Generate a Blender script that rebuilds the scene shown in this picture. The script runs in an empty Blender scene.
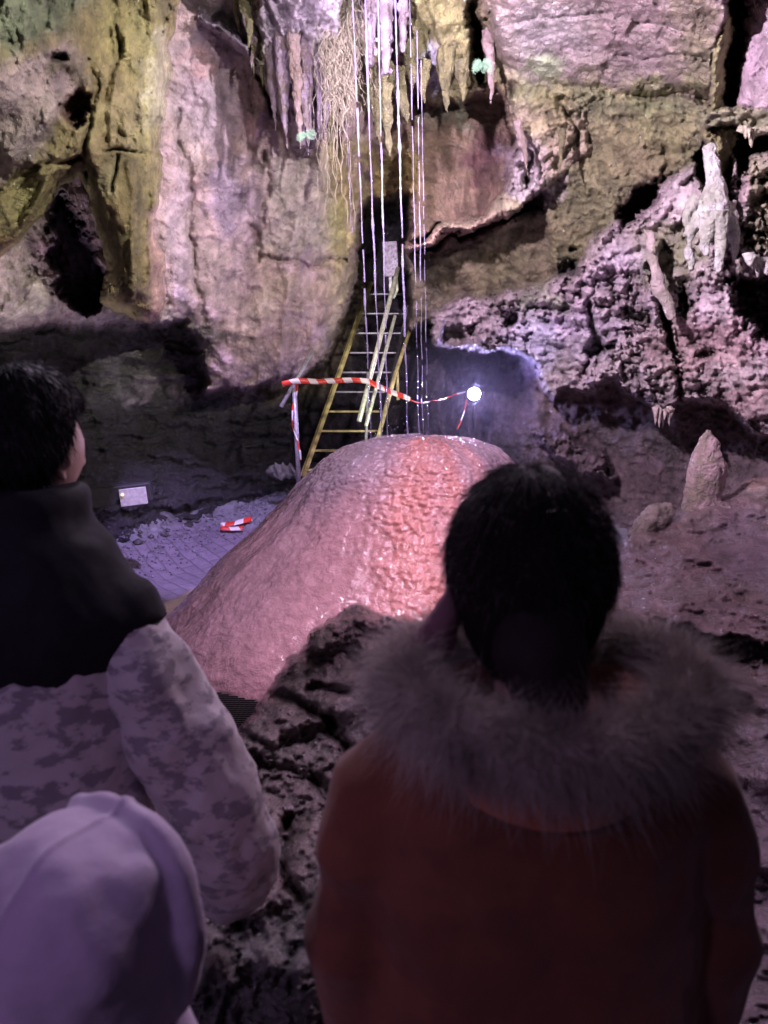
import bpy, math, random
import numpy as np
from mathutils import Vector, Matrix

random.seed(7)
RNG = np.random.RandomState(11)
C = bpy.context.scene.collection
scene = bpy.context.scene

# ------------------------------------------------------------------ camera
F = 754.0
CAM = np.array([0.0, 0.0, 1.62])
PITCH = math.atan(112 / F)
CP, SP = math.cos(PITCH), math.sin(PITCH)

def ray(px, py):
    u = (np.asarray(px, float) - 384) / F
    v = (512 - np.asarray(py, float)) / F
    return u, CP + v * SP, -SP + v * CP

def at(px, py, D):
    """a point of the cave: seen in direction px,py at forward distance D"""
    x, y, z = ray(px, py)
    s = D / y
    return np.stack([CAM[0] + x * s, CAM[1] + y * s, CAM[2] + z * s], -1)

def V(px, py, D):
    return Vector([float(a) for a in at(px, py, D)])

cd = bpy.data.cameras.new('camera')
cam = bpy.data.objects.new('camera', cd); C.objects.link(cam)
cam.location = CAM
cam.rotation_euler = (math.pi / 2 - PITCH, 0, 0)
cd.sensor_fit = 'HORIZONTAL'; cd.sensor_width = 36; cd.lens = 36 * F / 768
cd.clip_start = 0.05; cd.clip_end = 200
cd.dof.use_dof = True; cd.dof.focus_distance = 6.5; cd.dof.aperture_fstop = 6.0
scene.camera = cam

# ------------------------------------------------------------------ noise
def _hash(ix, iy, iz, seed):
    h = (ix.astype(np.int64) * 374761393 + iy.astype(np.int64) * 668265263 + iz.astype(np.int64) * 2147483647 + seed * 974634777) & 0xffffffff
    h = ((h ^ (h >> 13)) * 1274126177) & 0xffffffff
    h = ((h ^ (h >> 16)) * 2246822519) & 0xffffffff
    h = h ^ (h >> 15)
    return (h & 0xffffff) / float(0xffffff)

def vnoise(x, y, z, seed=0):
    ix, iy, iz = np.floor(x), np.floor(y), np.floor(z)
    fx, fy, fz = x - ix, y - iy, z - iz
    fx = fx * fx * fx * (fx * (fx * 6 - 15) + 10); fy = fy * fy * fy * (fy * (fy * 6 - 15) + 10); fz = fz * fz * fz * (fz * (fz * 6 - 15) + 10)
    r = 0
    for a in (0, 1):
        for b in (0, 1):
            for c in (0, 1):
                w = (fx if a else 1 - fx) * (fy if b else 1 - fy) * (fz if c else 1 - fz)
                r = r + w * _hash(ix + a, iy + b, iz + c, seed)
    return r * 2 - 1

def fbm(x, y, z, oct=5, seed=0, gain=0.5, ridged=False):
    r = 0; a = 1; t = 0
    for o in range(oct):
        n = vnoise(x, y, z, seed + o * 17)
        if ridged: n = 1 - 2 * np.abs(n)
        r = r + a * n; t += a; a *= gain
        # rotate a little to hide the lattice
        x, y, z = (x * 0.8 - y * 0.6) * 2.03 + 3.1, (x * 0.6 + y * 0.8) * 2.03 + z * 0.11, z * 2.03 + x * 0.2 + 1.7
    return r / t

def worley(x, y, z, seed=0):
    ix, iy, iz = np.floor(x), np.floor(y), np.floor(z)
    d1 = np.full(x.shape, 9.0); d2 = np.full(x.shape, 9.0)
    for a in (-1, 0, 1):
        for b in (-1, 0, 1):
            for c in (-1, 0, 1):
                cx, cy, cz = ix + a, iy + b, iz + c
                dx = cx + _hash(cx, cy, cz, seed) - x
                dy = cy + _hash(cx, cy, cz, seed + 5) - y
                dz = cz + _hash(cx, cy, cz, seed + 9) - z
                d = np.sqrt(dx * dx + dy * dy + dz * dz)
                d2 = np.minimum(d2, np.maximum(d, d1)); d1 = np.minimum(d1, d)
    return d1, d2

def sstep(a, b, x):
    t = np.clip((x - a) / (b - a), 0, 1)
    return t * t * (3 - 2 * t)

def sdf(poly, x, y):
    """distance to a polygon outline, positive inside"""
    d = np.full(x.shape, 1e9); ins = np.zeros(x.shape, bool)
    n = len(poly)
    for i in range(n):
        ax, ay = poly[i]; bx, by = poly[(i + 1) % n]
        ex, ey = bx - ax, by - ay
        wx, wy = x - ax, y - ay
        t = np.clip((wx * ex + wy * ey) / (ex * ex + ey * ey + 1e-9), 0, 1)
        d = np.minimum(d, (wx - ex * t) ** 2 + (wy - ey * t) ** 2)
        c = ((ay > y) != (by > y))
        xi = ex * (y - ay) / (ey if abs(ey) > 1e-9 else 1e-9) + ax
        ins ^= c & (x < xi)
    d = np.sqrt(d)
    return np.where(ins, d, -d)

def tps(anchors, x, y):
    if isinstance(anchors, (int, float)): return np.full(x.shape, float(anchors))
    A = np.array(anchors, float); P = A[:, :2] / 300.0; n = len(A)
    def phi(r2): return 0.5 * r2 * np.log(r2 + 1e-9)
    K = phi(((P[:, None] - P[None]) ** 2).sum(-1)) + np.eye(n) * 0.03
    Q = np.c_[np.ones(n), P]
    M = np.block([[K, Q], [Q.T, np.zeros((3, 3))]])
    s = np.linalg.lstsq(M, np.r_[A[:, 2], 0, 0, 0], rcond=None)[0]
    X, Y = x / 300.0, y / 300.0
    r = s[n] + s[n + 1] * X + s[n + 2] * Y
    for i in range(n):
        r = r + s[i] * phi((X - P[i, 0]) ** 2 + (Y - P[i, 1]) ** 2)
    return r

# ------------------------------------------------------------------ mesh helpers
def mesh_np(name, verts, faces, mat=None, parent=None, smooth=True, col=None):
    """faces: (n,4) or (n,3) array, or list of index tuples"""
    me = bpy.data.meshes.new(name)
    verts = np.asarray(verts, np.float32)
    if isinstance(faces, np.ndarray):
        k = faces.shape[1]; nf = len(faces)
        me.vertices.add(len(verts)); me.vertices.foreach_set('co', verts.ravel())
        me.loops.add(nf * k); me.loops.foreach_set('vertex_index', faces.astype(np.int32).ravel())
        me.polygons.add(nf); me.polygons.foreach_set('loop_start', (np.arange(nf) * k).astype(np.int32))
        me.update(calc_edges=True)
    else:
        me.from_pydata([tuple(map(float, v)) for v in verts], [], faces); me.update()
    if smooth: me.polygons.foreach_set('use_smooth', np.ones(len(me.polygons), bool))
    if col is not None:
        ca = me.color_attributes.new('Col', 'FLOAT_COLOR', 'POINT')
        ca.data.foreach_set('color', np.c_[col, np.ones(len(col))].astype(np.float32).ravel())
    o = bpy.data.objects.new(name, me); C.objects.link(o)
    if mat: me.materials.append(mat)
    if parent: o.parent = parent
    return o

class MB:
    """collects shapes, then links them as ONE mesh object"""
    def __init__(s): s.v = []; s.f = []
    def add(s, v, f):
        n = len(s.v); s.v += [tuple(map(float, a)) for a in v]; s.f += [tuple(i + n for i in q) for q in f]
    def build(s, name, mat=None, parent=None, smooth=True):
        return mesh_np(name, np.array(s.v), s.f, mat, parent, smooth)
    def tube(s, pts, rad, n=8, cap=True, flat=1.0, flatdir=None):
        pts = [Vector(p) for p in pts]; m = len(pts)
        if not hasattr(rad, '__len__'): rad = [rad] * m
        vs = []; fs = []
        t0 = (pts[1] - pts[0]).normalized()
        ref = Vector(flatdir) if flatdir is not None else (Vector((0, 0, 1)) if abs(t0.z) < .9 else Vector((1, 0, 0)))
        for i, p in enumerate(pts):
            t = (pts[min(i + 1, m - 1)] - pts[max(i - 1, 0)]).normalized()
            a = (ref - t * ref.dot(t)).normalized(); b = t.cross(a)
            for k in range(n):
                an = 2 * math.pi * k / n
                vs.append(p + a * (math.cos(an) * rad[i]) + b * (math.sin(an) * rad[i] * flat))
        for i in range(m - 1):
            for k in range(n):
                fs.append((i * n + k, i * n + (k + 1) % n, (i + 1) * n + (k + 1) % n, (i + 1) * n + k))
        if cap:
            fs.append(tuple(range(n))[::-1]); fs.append(tuple((m - 1) * n + k for k in range(n)))
        s.add(vs, fs)
    def box(s, c, size, rot=None, bev=0.0):
        hx, hy, hz = [a / 2 for a in size]; c = Vector(c)
        R = rot if rot is not None else Matrix.Identity(3)
        if bev <= 0:
            vs = [c + R @ Vector((x * hx, y * hy, z * hz)) for z in (-1, 1) for x, y in ((-1, -1), (1, -1), (1, 1), (-1, 1))]
            s.add(vs, [(3, 2, 1, 0), (4, 5, 6, 7), (0, 1, 5, 4), (1, 2, 6, 5), (2, 3, 7, 6), (3, 0, 4, 7)])
        else:
            b = bev; vs = []
            prof = [(-hz, b), (-hz + b, 0), (hz - b, 0), (hz, b)]
            for z, ins in prof:
                ax, ay = hx - ins, hy - ins
                for x, y in ((-ax + b, -ay), (ax - b, -ay), (ax, -ay + b), (ax, ay - b), (ax - b, ay), (-ax + b, ay), (-ax, ay - b), (-ax, -ay + b)):
                    vs.append(c + R @ Vector((x, y, z)))
            fs = [tuple(range(8))[::-1], tuple(range(24, 32))]
            for i in range(3):
                for k in range(8): fs.append((i * 8 + k, i * 8 + (k + 1) % 8, (i + 1) * 8 + (k + 1) % 8, (i + 1) * 8 + k))
            s.add(vs, fs)

def tag(o, label=None, cat=None, group=None, kind=None):
    if label: o['label'] = label
    if cat: o['category'] = cat
    if group: o['group'] = group
    if kind: o['kind'] = kind
    return o

def empty(name, loc=(0, 0, 0)):
    o = bpy.data.objects.new(name, None); C.objects.link(o); o.location = loc
    o.empty_display_size = .1
    return o

def adopt(child, parent):
    """parent keeping world placement (parents only translated)"""
    child.parent = parent
    child.matrix_parent_inverse = Matrix.Translation(parent.location).inverted()

# ------------------------------------------------------------------ materials
def newmat(name):
    m = bpy.data.materials.new(name); m.use_nodes = True
    nt = m.node_tree; b = nt.nodes['Principled BSDF']
    return m, nt, b

def N(nt, t, **kw):
    n = nt.nodes.new(t)
    for k, v in kw.items():
        if k.startswith('i_'): n.inputs[k[2:].replace('_', ' ')].default_value = v
        else: setattr(n, k, v)
    return n

def simple(name, col, rough=.5, metal=0., spec=.5, nscale=30, nvar=.25, bump=.15, bscale=60, coat=0., sheen=0.):
    m, nt, b = newmat(name); L = nt.links
    tc = N(nt, 'ShaderNodeTexCoord')
    no = N(nt, 'ShaderNodeTexNoise'); no.inputs['Scale'].default_value = nscale; no.inputs['Detail'].default_value = 6
    L.new(tc.outputs['Object'], no.inputs['Vector'])
    rp = N(nt, 'ShaderNodeMapRange'); rp.inputs['From Min'].default_value = .3; rp.inputs['From Max'].default_value = .7
    rp.inputs['To Min'].default_value = 1 - nvar; rp.inputs['To Max'].default_value = 1 + nvar
    L.new(no.outputs['Fac'], rp.inputs['Value'])
    mx = N(nt, 'ShaderNodeVectorMath', operation='SCALE'); mx.inputs[0].default_value = col
    L.new(rp.outputs['Result'], mx.inputs['Scale']); L.new(mx.outputs['Vector'], b.inputs['Base Color'])
    n2 = N(nt, 'ShaderNodeTexNoise'); n2.inputs['Scale'].default_value = bscale; n2.inputs['Detail'].default_value = 5
    L.new(tc.outputs['Object'], n2.inputs['Vector'])
    bp = N(nt, 'ShaderNodeBump'); bp.inputs['Strength'].default_value = bump; bp.inputs['Distance'].default_value = .01
    L.new(n2.outputs['Fac'], bp.inputs['Height']); L.new(bp.outputs['Normal'], b.inputs['Normal'])
    b.inputs['Roughness'].default_value = rough; b.inputs['Metallic'].default_value = metal
    b.inputs['Specular IOR Level'].default_value = spec; b.inputs['Coat Weight'].default_value = coat
    b.inputs['Coat Roughness'].default_value = .15; b.inputs['Sheen Weight'].default_value = sheen
    return m

def rockmat(name, wet=.5, bump=.6, fine=1.0, rlo=.22, rhi=.7, var=.35):
    m, nt, b = newmat(name); L = nt.links
    geo = N(nt, 'ShaderNodeTexCoord'); P = geo.outputs['Object']
    at_ = N(nt, 'ShaderNodeAttribute', attribute_name='Col')
    n1 = N(nt, 'ShaderNodeTexNoise'); n1.inputs['Scale'].default_value = 9; n1.inputs['Detail'].default_value = 8; n1.inputs['Roughness'].default_value = .7
    L.new(P, n1.inputs['Vector'])
    r1 = N(nt, 'ShaderNodeMapRange'); r1.inputs['From Min'].default_value = .32; r1.inputs['From Max'].default_value = .68
    r1.inputs['To Min'].default_value = 1 - var; r1.inputs['To Max'].default_value = 1 + var; L.new(n1.outputs['Fac'], r1.inputs['Value'])
    sc = N(nt, 'ShaderNodeVectorMath', operation='SCALE'); L.new(at_.outputs['Color'], sc.inputs[0]); L.new(r1.outputs['Result'], sc.inputs['Scale'])
    L.new(sc.outputs['Vector'], b.inputs['Base Color'])
    # wet patches
    n2 = N(nt, 'ShaderNodeTexNoise'); n2.inputs['Scale'].default_value = 5.5; n2.inputs['Detail'].default_value = 6; L.new(P, n2.inputs['Vector'])
    r2 = N(nt, 'ShaderNodeMapRange'); r2.inputs['From Min'].default_value = .38; r2.inputs['From Max'].default_value = .62
    r2.inputs['To Min'].default_value = rlo; r2.inputs['To Max'].default_value = rhi; L.new(n2.outputs['Fac'], r2.inputs['Value'])
    L.new(r2.outputs['Result'], b.inputs['Roughness'])
    b.inputs['Coat Weight'].default_value = wet; b.inputs['Coat Roughness'].default_value = .12
    # relief too fine for the mesh
    v = N(nt, 'ShaderNodeTexVoronoi'); v.inputs['Scale'].default_value = 34 * fine; 
    try: v.inputs['Detail'].default_value = 2
    except Exception: pass
    wv = N(nt, 'ShaderNodeTexNoise'); wv.inputs['Scale'].default_value = 14; wv.inputs['Detail'].default_value = 4; L.new(P, wv.inputs['Vector'])
    ad = N(nt, 'ShaderNodeMix', data_type='VECTOR'); ad.inputs['Factor'].default_value = .12
    L.new(P, ad.inputs[4]); L.new(wv.outputs['Color'], ad.inputs[5]); L.new(ad.outputs[1], v.inputs['Vector'])
    n3 = N(nt, 'ShaderNodeTexNoise'); n3.inputs['Scale'].default_value = 26 * fine; n3.inputs['Detail'].default_value = 10; n3.inputs['Roughness'].default_value = .68; L.new(P, n3.inputs['Vector'])
    ma = N(nt, 'ShaderNodeMath', operation='MULTIPLY_ADD'); ma.inputs[1].default_value = .35
    L.new(v.outputs['Distance'], ma.inputs[0]); L.new(n3.outputs['Fac'], ma.inputs[2])
    bp = N(nt, 'ShaderNodeBump'); bp.inputs['Strength'].default_value = bump; bp.inputs['Distance'].default_value = .035
    L.new(ma.outputs[0], bp.inputs['Height']); L.new(bp.outputs['Normal'], b.inputs['Normal']); L.new(bp.outputs['Normal'], b.inputs['Coat Normal'])
    return m

M_ROCK = rockmat('cave_rock', wet=.5, bump=.85, fine=1.2, rlo=.3, rhi=.75)
M_DOME = rockmat('wet_flowstone', wet=1., bump=.3, fine=.8, rlo=.12, rhi=.35, var=.15)
for n_ in M_DOME.node_tree.nodes:
    if n_.bl_idname == 'ShaderNodeTexNoise' and abs(n_.inputs['Scale'].default_value - 26 * .8) < .1: n_.inputs['Detail'].default_value = 2.; n_.inputs['Scale'].default_value = 20
M_DOME.node_tree.nodes['Principled BSDF'].inputs['Coat Roughness'].default_value = .07
M_MUD = rockmat('wet_mud_rock', wet=1., bump=.6, fine=1.0, rlo=.15, rhi=.5, var=.3)
M_FORM = rockmat('calcite_formation', wet=.5, bump=.8, fine=1.2, rlo=.3, rhi=.6, var=.2)

# ------------------------------------------------------------------ relief sheets
DET0 = dict(f=.10, p=.0, s=.0, v=.0, r=.02, o=.05)
PAL = dict(pink=(.42, .31, .34), beige=(.215, .165, .17), olive=(.19, .165, .09), dolive=(.13, .125, .06), ochre=(.30, .24, .08),
           lilac=(.36, .30, .40), brown=(.16, .11, .10), dark=(.07, .06, .065), grey=(.17, .165, .165), maroon=(.12, .075, .085),
           plum=(.24, .17, .20), white=(.62, .60, .62), moss=(.17, .20, .10), purple=(.30, .24, .38))

def Lr(poly, depth, col, soft=8, rnd=0, R=0., **det):
    return dict(poly=poly, depth=depth, col=PAL.get(col, col) if isinstance(col, str) else col, soft=soft, rnd=rnd, R=R, det=det)

def Pt(poly, col, soft=14, op=1., mott=.5, dd=0., **det):
    """a stain, painted light or shade, or patch of another colour; dd pushes it back (hole) or forward"""
    return dict(poly=poly, col=PAL[col] if isinstance(col, str) else col, soft=soft, op=op, mott=mott, dd=dd, det=det)

def ell(cx, cy, rx, ry, rot=0, n=14):
    c, s = math.cos(math.radians(rot)), math.sin(math.radians(rot))
    return [(cx + rx * math.cos(t) * c - ry * math.sin(t) * s, cy + rx * math.cos(t) * s + ry * math.sin(t) * c) for t in [2 * math.pi * i / n for i in range(n)]]

def sheet(name, x0, x1, y0, y1, step, layers, paints, mat, warp=6., seed=0, cull=None, lines=()):
    xs = np.arange(x0, x1 + step, step); ys = np.arange(y0, y1 + step, step)
    PX, PY = np.meshgrid(xs, ys); sh = PX.shape
    PX = PX.ravel(); PY = PY.ravel()
    zz = np.zeros_like(PX)
    w1 = fbm(PX / 45, PY / 45, zz + .3, 6, seed + 1, .68) * warp * 2.4
    w2 = fbm(PX / 45, PY / 45, zz + 7.3, 6, seed + 2, .68) * warp * 2.4
    WX, WY = PX + w1, PY + w2
    D = np.full(PX.shape, 9.0); col = np.tile(np.array(PAL['brown']), (len(PX), 1))
    det = {k: np.full(PX.shape, v) for k, v in DET0.items()}
    inside = np.full(PX.shape, -1e9)
    for l in layers:
        if l['poly'] is None:
            m = np.ones(PX.shape); sd = np.full(PX.shape, 1e3)
        else:
            sd = sdf(l['poly'], WX, WY); m = sstep(-l['soft'] / 2, l['soft'] / 2, sd)
        inside = np.maximum(inside, sd)
        d = tps(l['depth'], PX, PY)
        if l['rnd']:
            q = 1 - np.clip((sd + l['soft'] / 2) / l['rnd'], 0, 1)
            d = d + l['R'] * (1 - np.sqrt(np.clip(1 - q * q, 0, 1)))
        D = D * (1 - m) + d * m
        col = col * (1 - m[:, None]) + np.array(l['col']) * m[:, None]
        for k in det:
            det[k] = det[k] * (1 - m) + l['det'].get(k, DET0[k]) * m
    mn = fbm(PX / 16, PY / 16, zz + 2.2, 5, seed + 31, .6)
    for p in paints:
        sd = sdf(p['poly'], WX, WY)
        m = sstep(-1.5 * p['soft'], 1.5 * p['soft'], sd + p['mott'] * mn * 44) * p['op']
        col = col * (1 - m[:, None]) + np.array(p['col']) * m[:, None]
        if p['dd']: D = D + p['dd'] * sstep(-3, 6, sd + 12 * mn)
        for k in p['det']: det[k] = det[k] * (1 - m) + p['det'][k] * m
    for pts, wd, amp in lines:            # cracks (amp > 0) and ribs (amp < 0)
        dm = np.full(PX.shape, 1e9)
        for i in range(len(pts) - 1):
            (ax, ay), (bx, by) = pts[i], pts[i + 1]
            ex, ey = bx - ax, by - ay
            t = np.clip(((WX - ax) * ex + (WY - ay) * ey) / (ex * ex + ey * ey + 1e-9), 0, 1)
            dm = np.minimum(dm, np.hypot(WX - ax - ex * t, WY - ay - ey * t))
        D = D + amp * np.exp(-(dm / wd) ** 2)
    p3 = at(PX, PY, D); x, y, z = p3[:, 0], p3[:, 1], p3[:, 2]
    big = fbm(x * 1.1, y * 1.1, z * 1.3, 3, seed + 3, .5)
    mid = fbm(x * 3.5, y * 3.5, z * 4.2, 5, seed + 4, .58)
    rid = fbm(x * 4, y * 4, z * 5, 5, seed + 5, .55, True)
    hi = fbm(x * 16, y * 16, z * 18, 4, seed + 6, .7)
    cr = fbm(x * 7 + .5 * mid, y * 7, z * 8.5 + .5 * rid, 5, seed + 13, .62, True); cr = np.sign(cr) * np.abs(cr) ** .8
    wx, wy, wz = x + .06 * mid, y + .05 * hi, z + .06 * rid
    a1, a2 = worley(wx * 9, wy * 9, wz * 11, seed + 7)
    b1, b2 = worley(wx * 21, wy * 21, wz * 25, seed + 8)
    c1_, c2_ = worley(wx * 4.2, wy * 4.2, wz * 6.5, seed + 14)
    pop = (1 - a1) * .55 + (1 - b1) * .38 - .65 + sstep(.02, .22, a2 - a1) * .25 + .9 * (.55 - c1_) + .45 * cr
    st = vnoise(x * 1.3 + 5, y * 1.3, z * 9 + 1.5 * big + mid * 1.2, seed + 9)
    st = np.tanh(st * 3.5) * .6 + .6 * vnoise(x * 2.3, y * 2.3, z * 26 + 3 * mid, seed + 10)
    fl = fbm(x * 9 + big, y * 4, z * .9 + mid * .4, 4, seed + 11, .6, True)
    gate = sstep(-.25, .25, fbm(x * 1.7 + 9, y * 1.7, z * 1.9, 3, seed + 12))
    fw_ = .9 * fbm(x * 1.5, y * 1.5, z * 1.1, 3, seed + 15)
    fo = (1 - 2 * np.abs(vnoise(x * 2.3 + fw_, y * 1.2, z * .8 + fw_, seed + 16))) + .5 * (1 - 2 * np.abs(vnoise(x * 5.1 + 1.6 * fw_, y * 2.5, z * 1.9 + fw_, seed + 18)))
    off = det['o'] * fo + det['f'] * (1.2 * big + .6 * mid + .40 * rid + .12 * cr) + det['p'] * pop * (.35 + gate) + det['s'] * st + det['v'] * fl + det['r'] * (1.0 * hi + .45 * cr)
    D = D - off
    # mineral colour: crests carry paler calcite, hollows are darker
    stk = fbm(x * 13 + fw_, y * 6, z * 1.6 + .6 * mid, 4, seed + 22, .65)
    tone = 1 + .30 * mid + .35 * hi + .12 * cr + .40 * stk + .22 * np.tanh(3.5 * fbm(x * 8, y * 8, z * 9, 4, seed + 25, .6)) + .45 * np.clip(pop, -.5, .6) * np.clip(det['p'] / .08, 0, 1)
    tint = fbm(x * 2.4 + 4, y * 2.4, z * 2.1, 4, seed + 21)
    col = col * tone[:, None]
    col = col * (1 + tint[:, None] * np.array([.10, -.02, .14]))
    col = np.clip(col, .012, .8)
    p3 = at(PX, PY, D)
    idx = np.arange(len(PX)).reshape(sh)
    fa = np.stack([idx[1:, :-1], idx[1:, 1:], idx[:-1, 1:], idx[:-1, :-1]], -1).reshape(-1, 4)
    if cull is not None:
        keep = inside > -cull
        fa = fa[keep[fa].all(1)]
        used = np.zeros(len(PX), bool); used[fa.ravel()] = True
        mp = np.cumsum(used) - 1
        p3 = p3[used]; col = col[used]; fa = mp[fa]
    return mesh_np(name, p3, fa, mat, None, True, col)

# --- the chamber wall and ceiling --------------------------------------------------
back = Lr(None, [(-220, -220, 3.2), (384, -220, 5.0), (980, -220, 3.4), (-220, 300, 5.5), (-220, 700, 5.0), (60, 420, 7.2), (250, 450, 9.2),
                 (420, 350, 10.3), (380, 480, 10.4), (470, 420, 9.2), (450, 200, 8.2), (600, 450, 8.4), (768, 440, 7.4), (980, 400, 5.6), (400, 60, 7.0), (620, 60, 6.5), (980, 760, 4.5), (384, 760, 9.)],
          'brown', f=.16, r=.03, p=.03)
layers = [
    back,
    Lr([(300, 200), (440, 200), (440, 330), (520, 350), (540, 400), (545, 520), (290, 560), (290, 400), (340, 330)], [(350, 300, 10.6), (420, 350, 10.9), (380, 480, 10.6), (475, 400, 9.5), (520, 460, 9.0), (420, 220, 9.6)], (.045, .038, .05), soft=16, f=.14, r=.03, p=.05, o=.1),  # ladder shaft: its deep shade is put into the rock colour
    # dark bedded wall low on the left, overhang shade deepened into its colour
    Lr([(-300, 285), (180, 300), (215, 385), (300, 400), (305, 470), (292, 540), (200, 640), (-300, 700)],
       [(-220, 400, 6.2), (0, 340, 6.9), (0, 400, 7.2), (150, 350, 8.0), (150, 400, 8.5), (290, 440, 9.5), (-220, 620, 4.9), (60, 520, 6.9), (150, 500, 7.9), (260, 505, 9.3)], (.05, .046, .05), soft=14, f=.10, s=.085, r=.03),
    # pale pink wall
    Lr([(160, -300), (430, -300), (392, 60), (368, 150), (364, 235), (356, 285), (340, 325), (322, 362), (298, 384), (250, 391), (208, 394), (200, 362), (178, 322), (90, 326), (0, 330), (-300, 335), (-300, -300)],
       [(170, 50, 6.4), (300, 150, 7.1), (362, 200, 8.0), (230, 385, 7.8), (0, 300, 5.4), (80, 250, 5.9), (335, 330, 8.3), (220, -200, 4.4), (-220, 200, 4.4), (180, 250, 6.8)], 'pink', soft=9, rnd=34, R=.6, f=.09, v=.03, r=.024, s=.022, o=.09),
    # brown hollow left of centre, behind the streams
    Lr([(412, 88), (500, 100), (520, 150), (508, 195), (490, 218), (410, 240), (400, 150)], [(415, 150, 7.6), (500, 150, 7.9), (450, 230, 7.7)], (.19, .125, .10), soft=10, f=.08, s=.02, v=.03),
    # olive drapery beside the streams
    Lr([(402, -300), (510, -300), (500, 40), (508, 70), (500, 95), (478, 88), (462, 104), (447, 92), (436, 106), (420, 97), (412, 84), (402, 60)],
       [(410, 60, 6.6), (500, 60, 6.7), (440, -200, 4.8)], 'olive', soft=6, rnd=16, R=.35, f=.05, v=.09, r=.02),
    # wall under the shelf
    Lr([(404, 248), (470, 236), (540, 212), (640, 180), (700, 150), (700, 240), (600, 300), (500, 320), (430, 320), (404, 330)],
       [(410, 280, 8.6), (520, 260, 7.9), (620, 200, 7.0), (690, 170, 6.6)], (.13, .105, .08), soft=10, f=.11, r=.04, s=.03, p=.03),
    # big olive face under the slab
    Lr([(505, 60), (560, 84), (640, 96), (722, 104), (712, 150), (690, 168), (655, 184), (625, 222), (600, 250), (560, 272), (545, 230), (545, 205), (530, 150)],
       [(520, 100, 6.8), (700, 120, 6.0), (600, 200, 7.0), (640, 130, 6.5), (560, 270, 7.6)], (.165, .15, .088), soft=8, f=.11, r=.05, s=.02, p=.06),
    # shelf lip with ropey lumps
    Lr([(498, 66), (548, 84), (588, 112), (590, 150), (566, 178), (534, 202), (506, 220), (462, 234), (408, 249), (404, 243), (440, 230), (486, 216), (506, 192), (516, 150), (505, 108)],
       [(500, 80, 6.6), (588, 130, 6.7), (510, 215, 7.0), (410, 245, 7.4)], (.30, .25, .19), soft=6, rnd=12, R=.25, f=.06, p=.13, r=.03),
    # pale ceiling slab
    Lr([(478, -300), (745, -300), (738, 20), (722, 58), (716, 96), (690, 98), (650, 92), (600, 94), (560, 90), (520, 78), (492, 56), (486, 10)],
       [(500, 60, 6.4), (700, 90, 5.7), (610, 90, 6.3), (600, -120, 4.4), (720, -220, 3.5), (600, 20, 5.7), (560, 84, 6.55), (640, 92, 6.3)], 'beige', soft=24, rnd=0, R=.0, f=.06, r=.04, s=.022),
    # popcorn mass on the right
    Lr([(428, 314), (450, 300), (500, 292), (545, 286), (572, 258), (600, 236), (640, 204), (672, 180), (700, 158), (1060, 120), (1060, 480), (800, 436), (745, 428), (722, 408), (692, 398), (668, 412), (642, 404), (615, 384), (590, 402), (570, 386), (556, 402), (543, 378), (538, 360), (518, 352), (500, 346), (480, 352), (455, 350), (436, 346)],
       [(450, 320, 7.9), (560, 300, 7.2), (650, 220, 6.5), (768, 220, 5.6), (768, 400, 5.9), (650, 380, 6.9), (980, 300, 4.4), (540, 370, 7.7)], (.37, .30, .34), soft=7, rnd=18, R=.4, f=.14, p=.23, r=.045, s=.06),
    # ledges in the dark hollow under it
    Lr([(530, 430), (556, 432), (600, 452), (612, 478), (585, 482), (556, 462)], 7.9, (.20, .15, .19), soft=9, rnd=10, R=.3, f=.1, p=.1),
    # upright slab at the right edge and the olive fin beside it
    Lr([(738, -300), (1060, -300), (1060, 128), (768, 118), (734, 112), (728, 80), (738, 20)], [(740, 60, 5.5), (768, 100, 5.3), (900, 0, 4.0), (900, -220, 3.0)], (.33, .25, .30), soft=4, rnd=8, R=.3, f=.06, v=.04, r=.03),
    Lr([(738, -160), (741, 10), (731, 58), (722, 96), (727, 122), (700, 124), (706, 98), (716, 55), (732, 8), (734, -160)], [(735, 0, 5.1), (715, 110, 5.6), (737, -150, 4.2)], (.27, .26, .12), soft=4, rnd=7, R=.2, f=.04, v=.03),
    # cap ledge with a fringe of drips
    Lr([(696, 112), (735, 104), (768, 110), (1060, 118), (1060, 140), (770, 134), (752, 138), (738, 132), (718, 140), (702, 136)], [(700, 120, 5.5), (768, 120, 5.2), (980, 120, 3.9)], (.26, .25, .17), soft=4, rnd=8, R=.2, f=.05, p=.1, v=.06),
    Lr([(700, 132), (736, 130), (730, 175), (736, 205), (712, 214), (704, 180)], [(715, 140, 5.75), (720, 210, 5.9)], 'olive', soft=5, rnd=12, R=.3, f=.05, v=.05, p=.08, r=.04),
    # top centre: fluted mass
    Lr([(186, -300), (360, -300), (345, 60), (334, 120), (322, 150), (300, 157), (288, 146), (276, 112), (262, 76), (247, 56), (222, 44), (196, 18)],
       [(200, 20, 6.0), (330, 120, 6.4), (280, 60, 6.1), (270, -200, 4.2)], (.29, .235, .33), soft=6, rnd=14, R=.45, f=.09, v=.14, r=.03),
    Lr([(176, -300), (262, -300), (256, 20), (262, 52), (236, 40), (206, 20), (186, 6), (178, -30)], [(190, 0, 6.5), (250, 40, 6.5), (220, -200, 4.6)], (.24, .18, .22), soft=8, f=.06),
]
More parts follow.
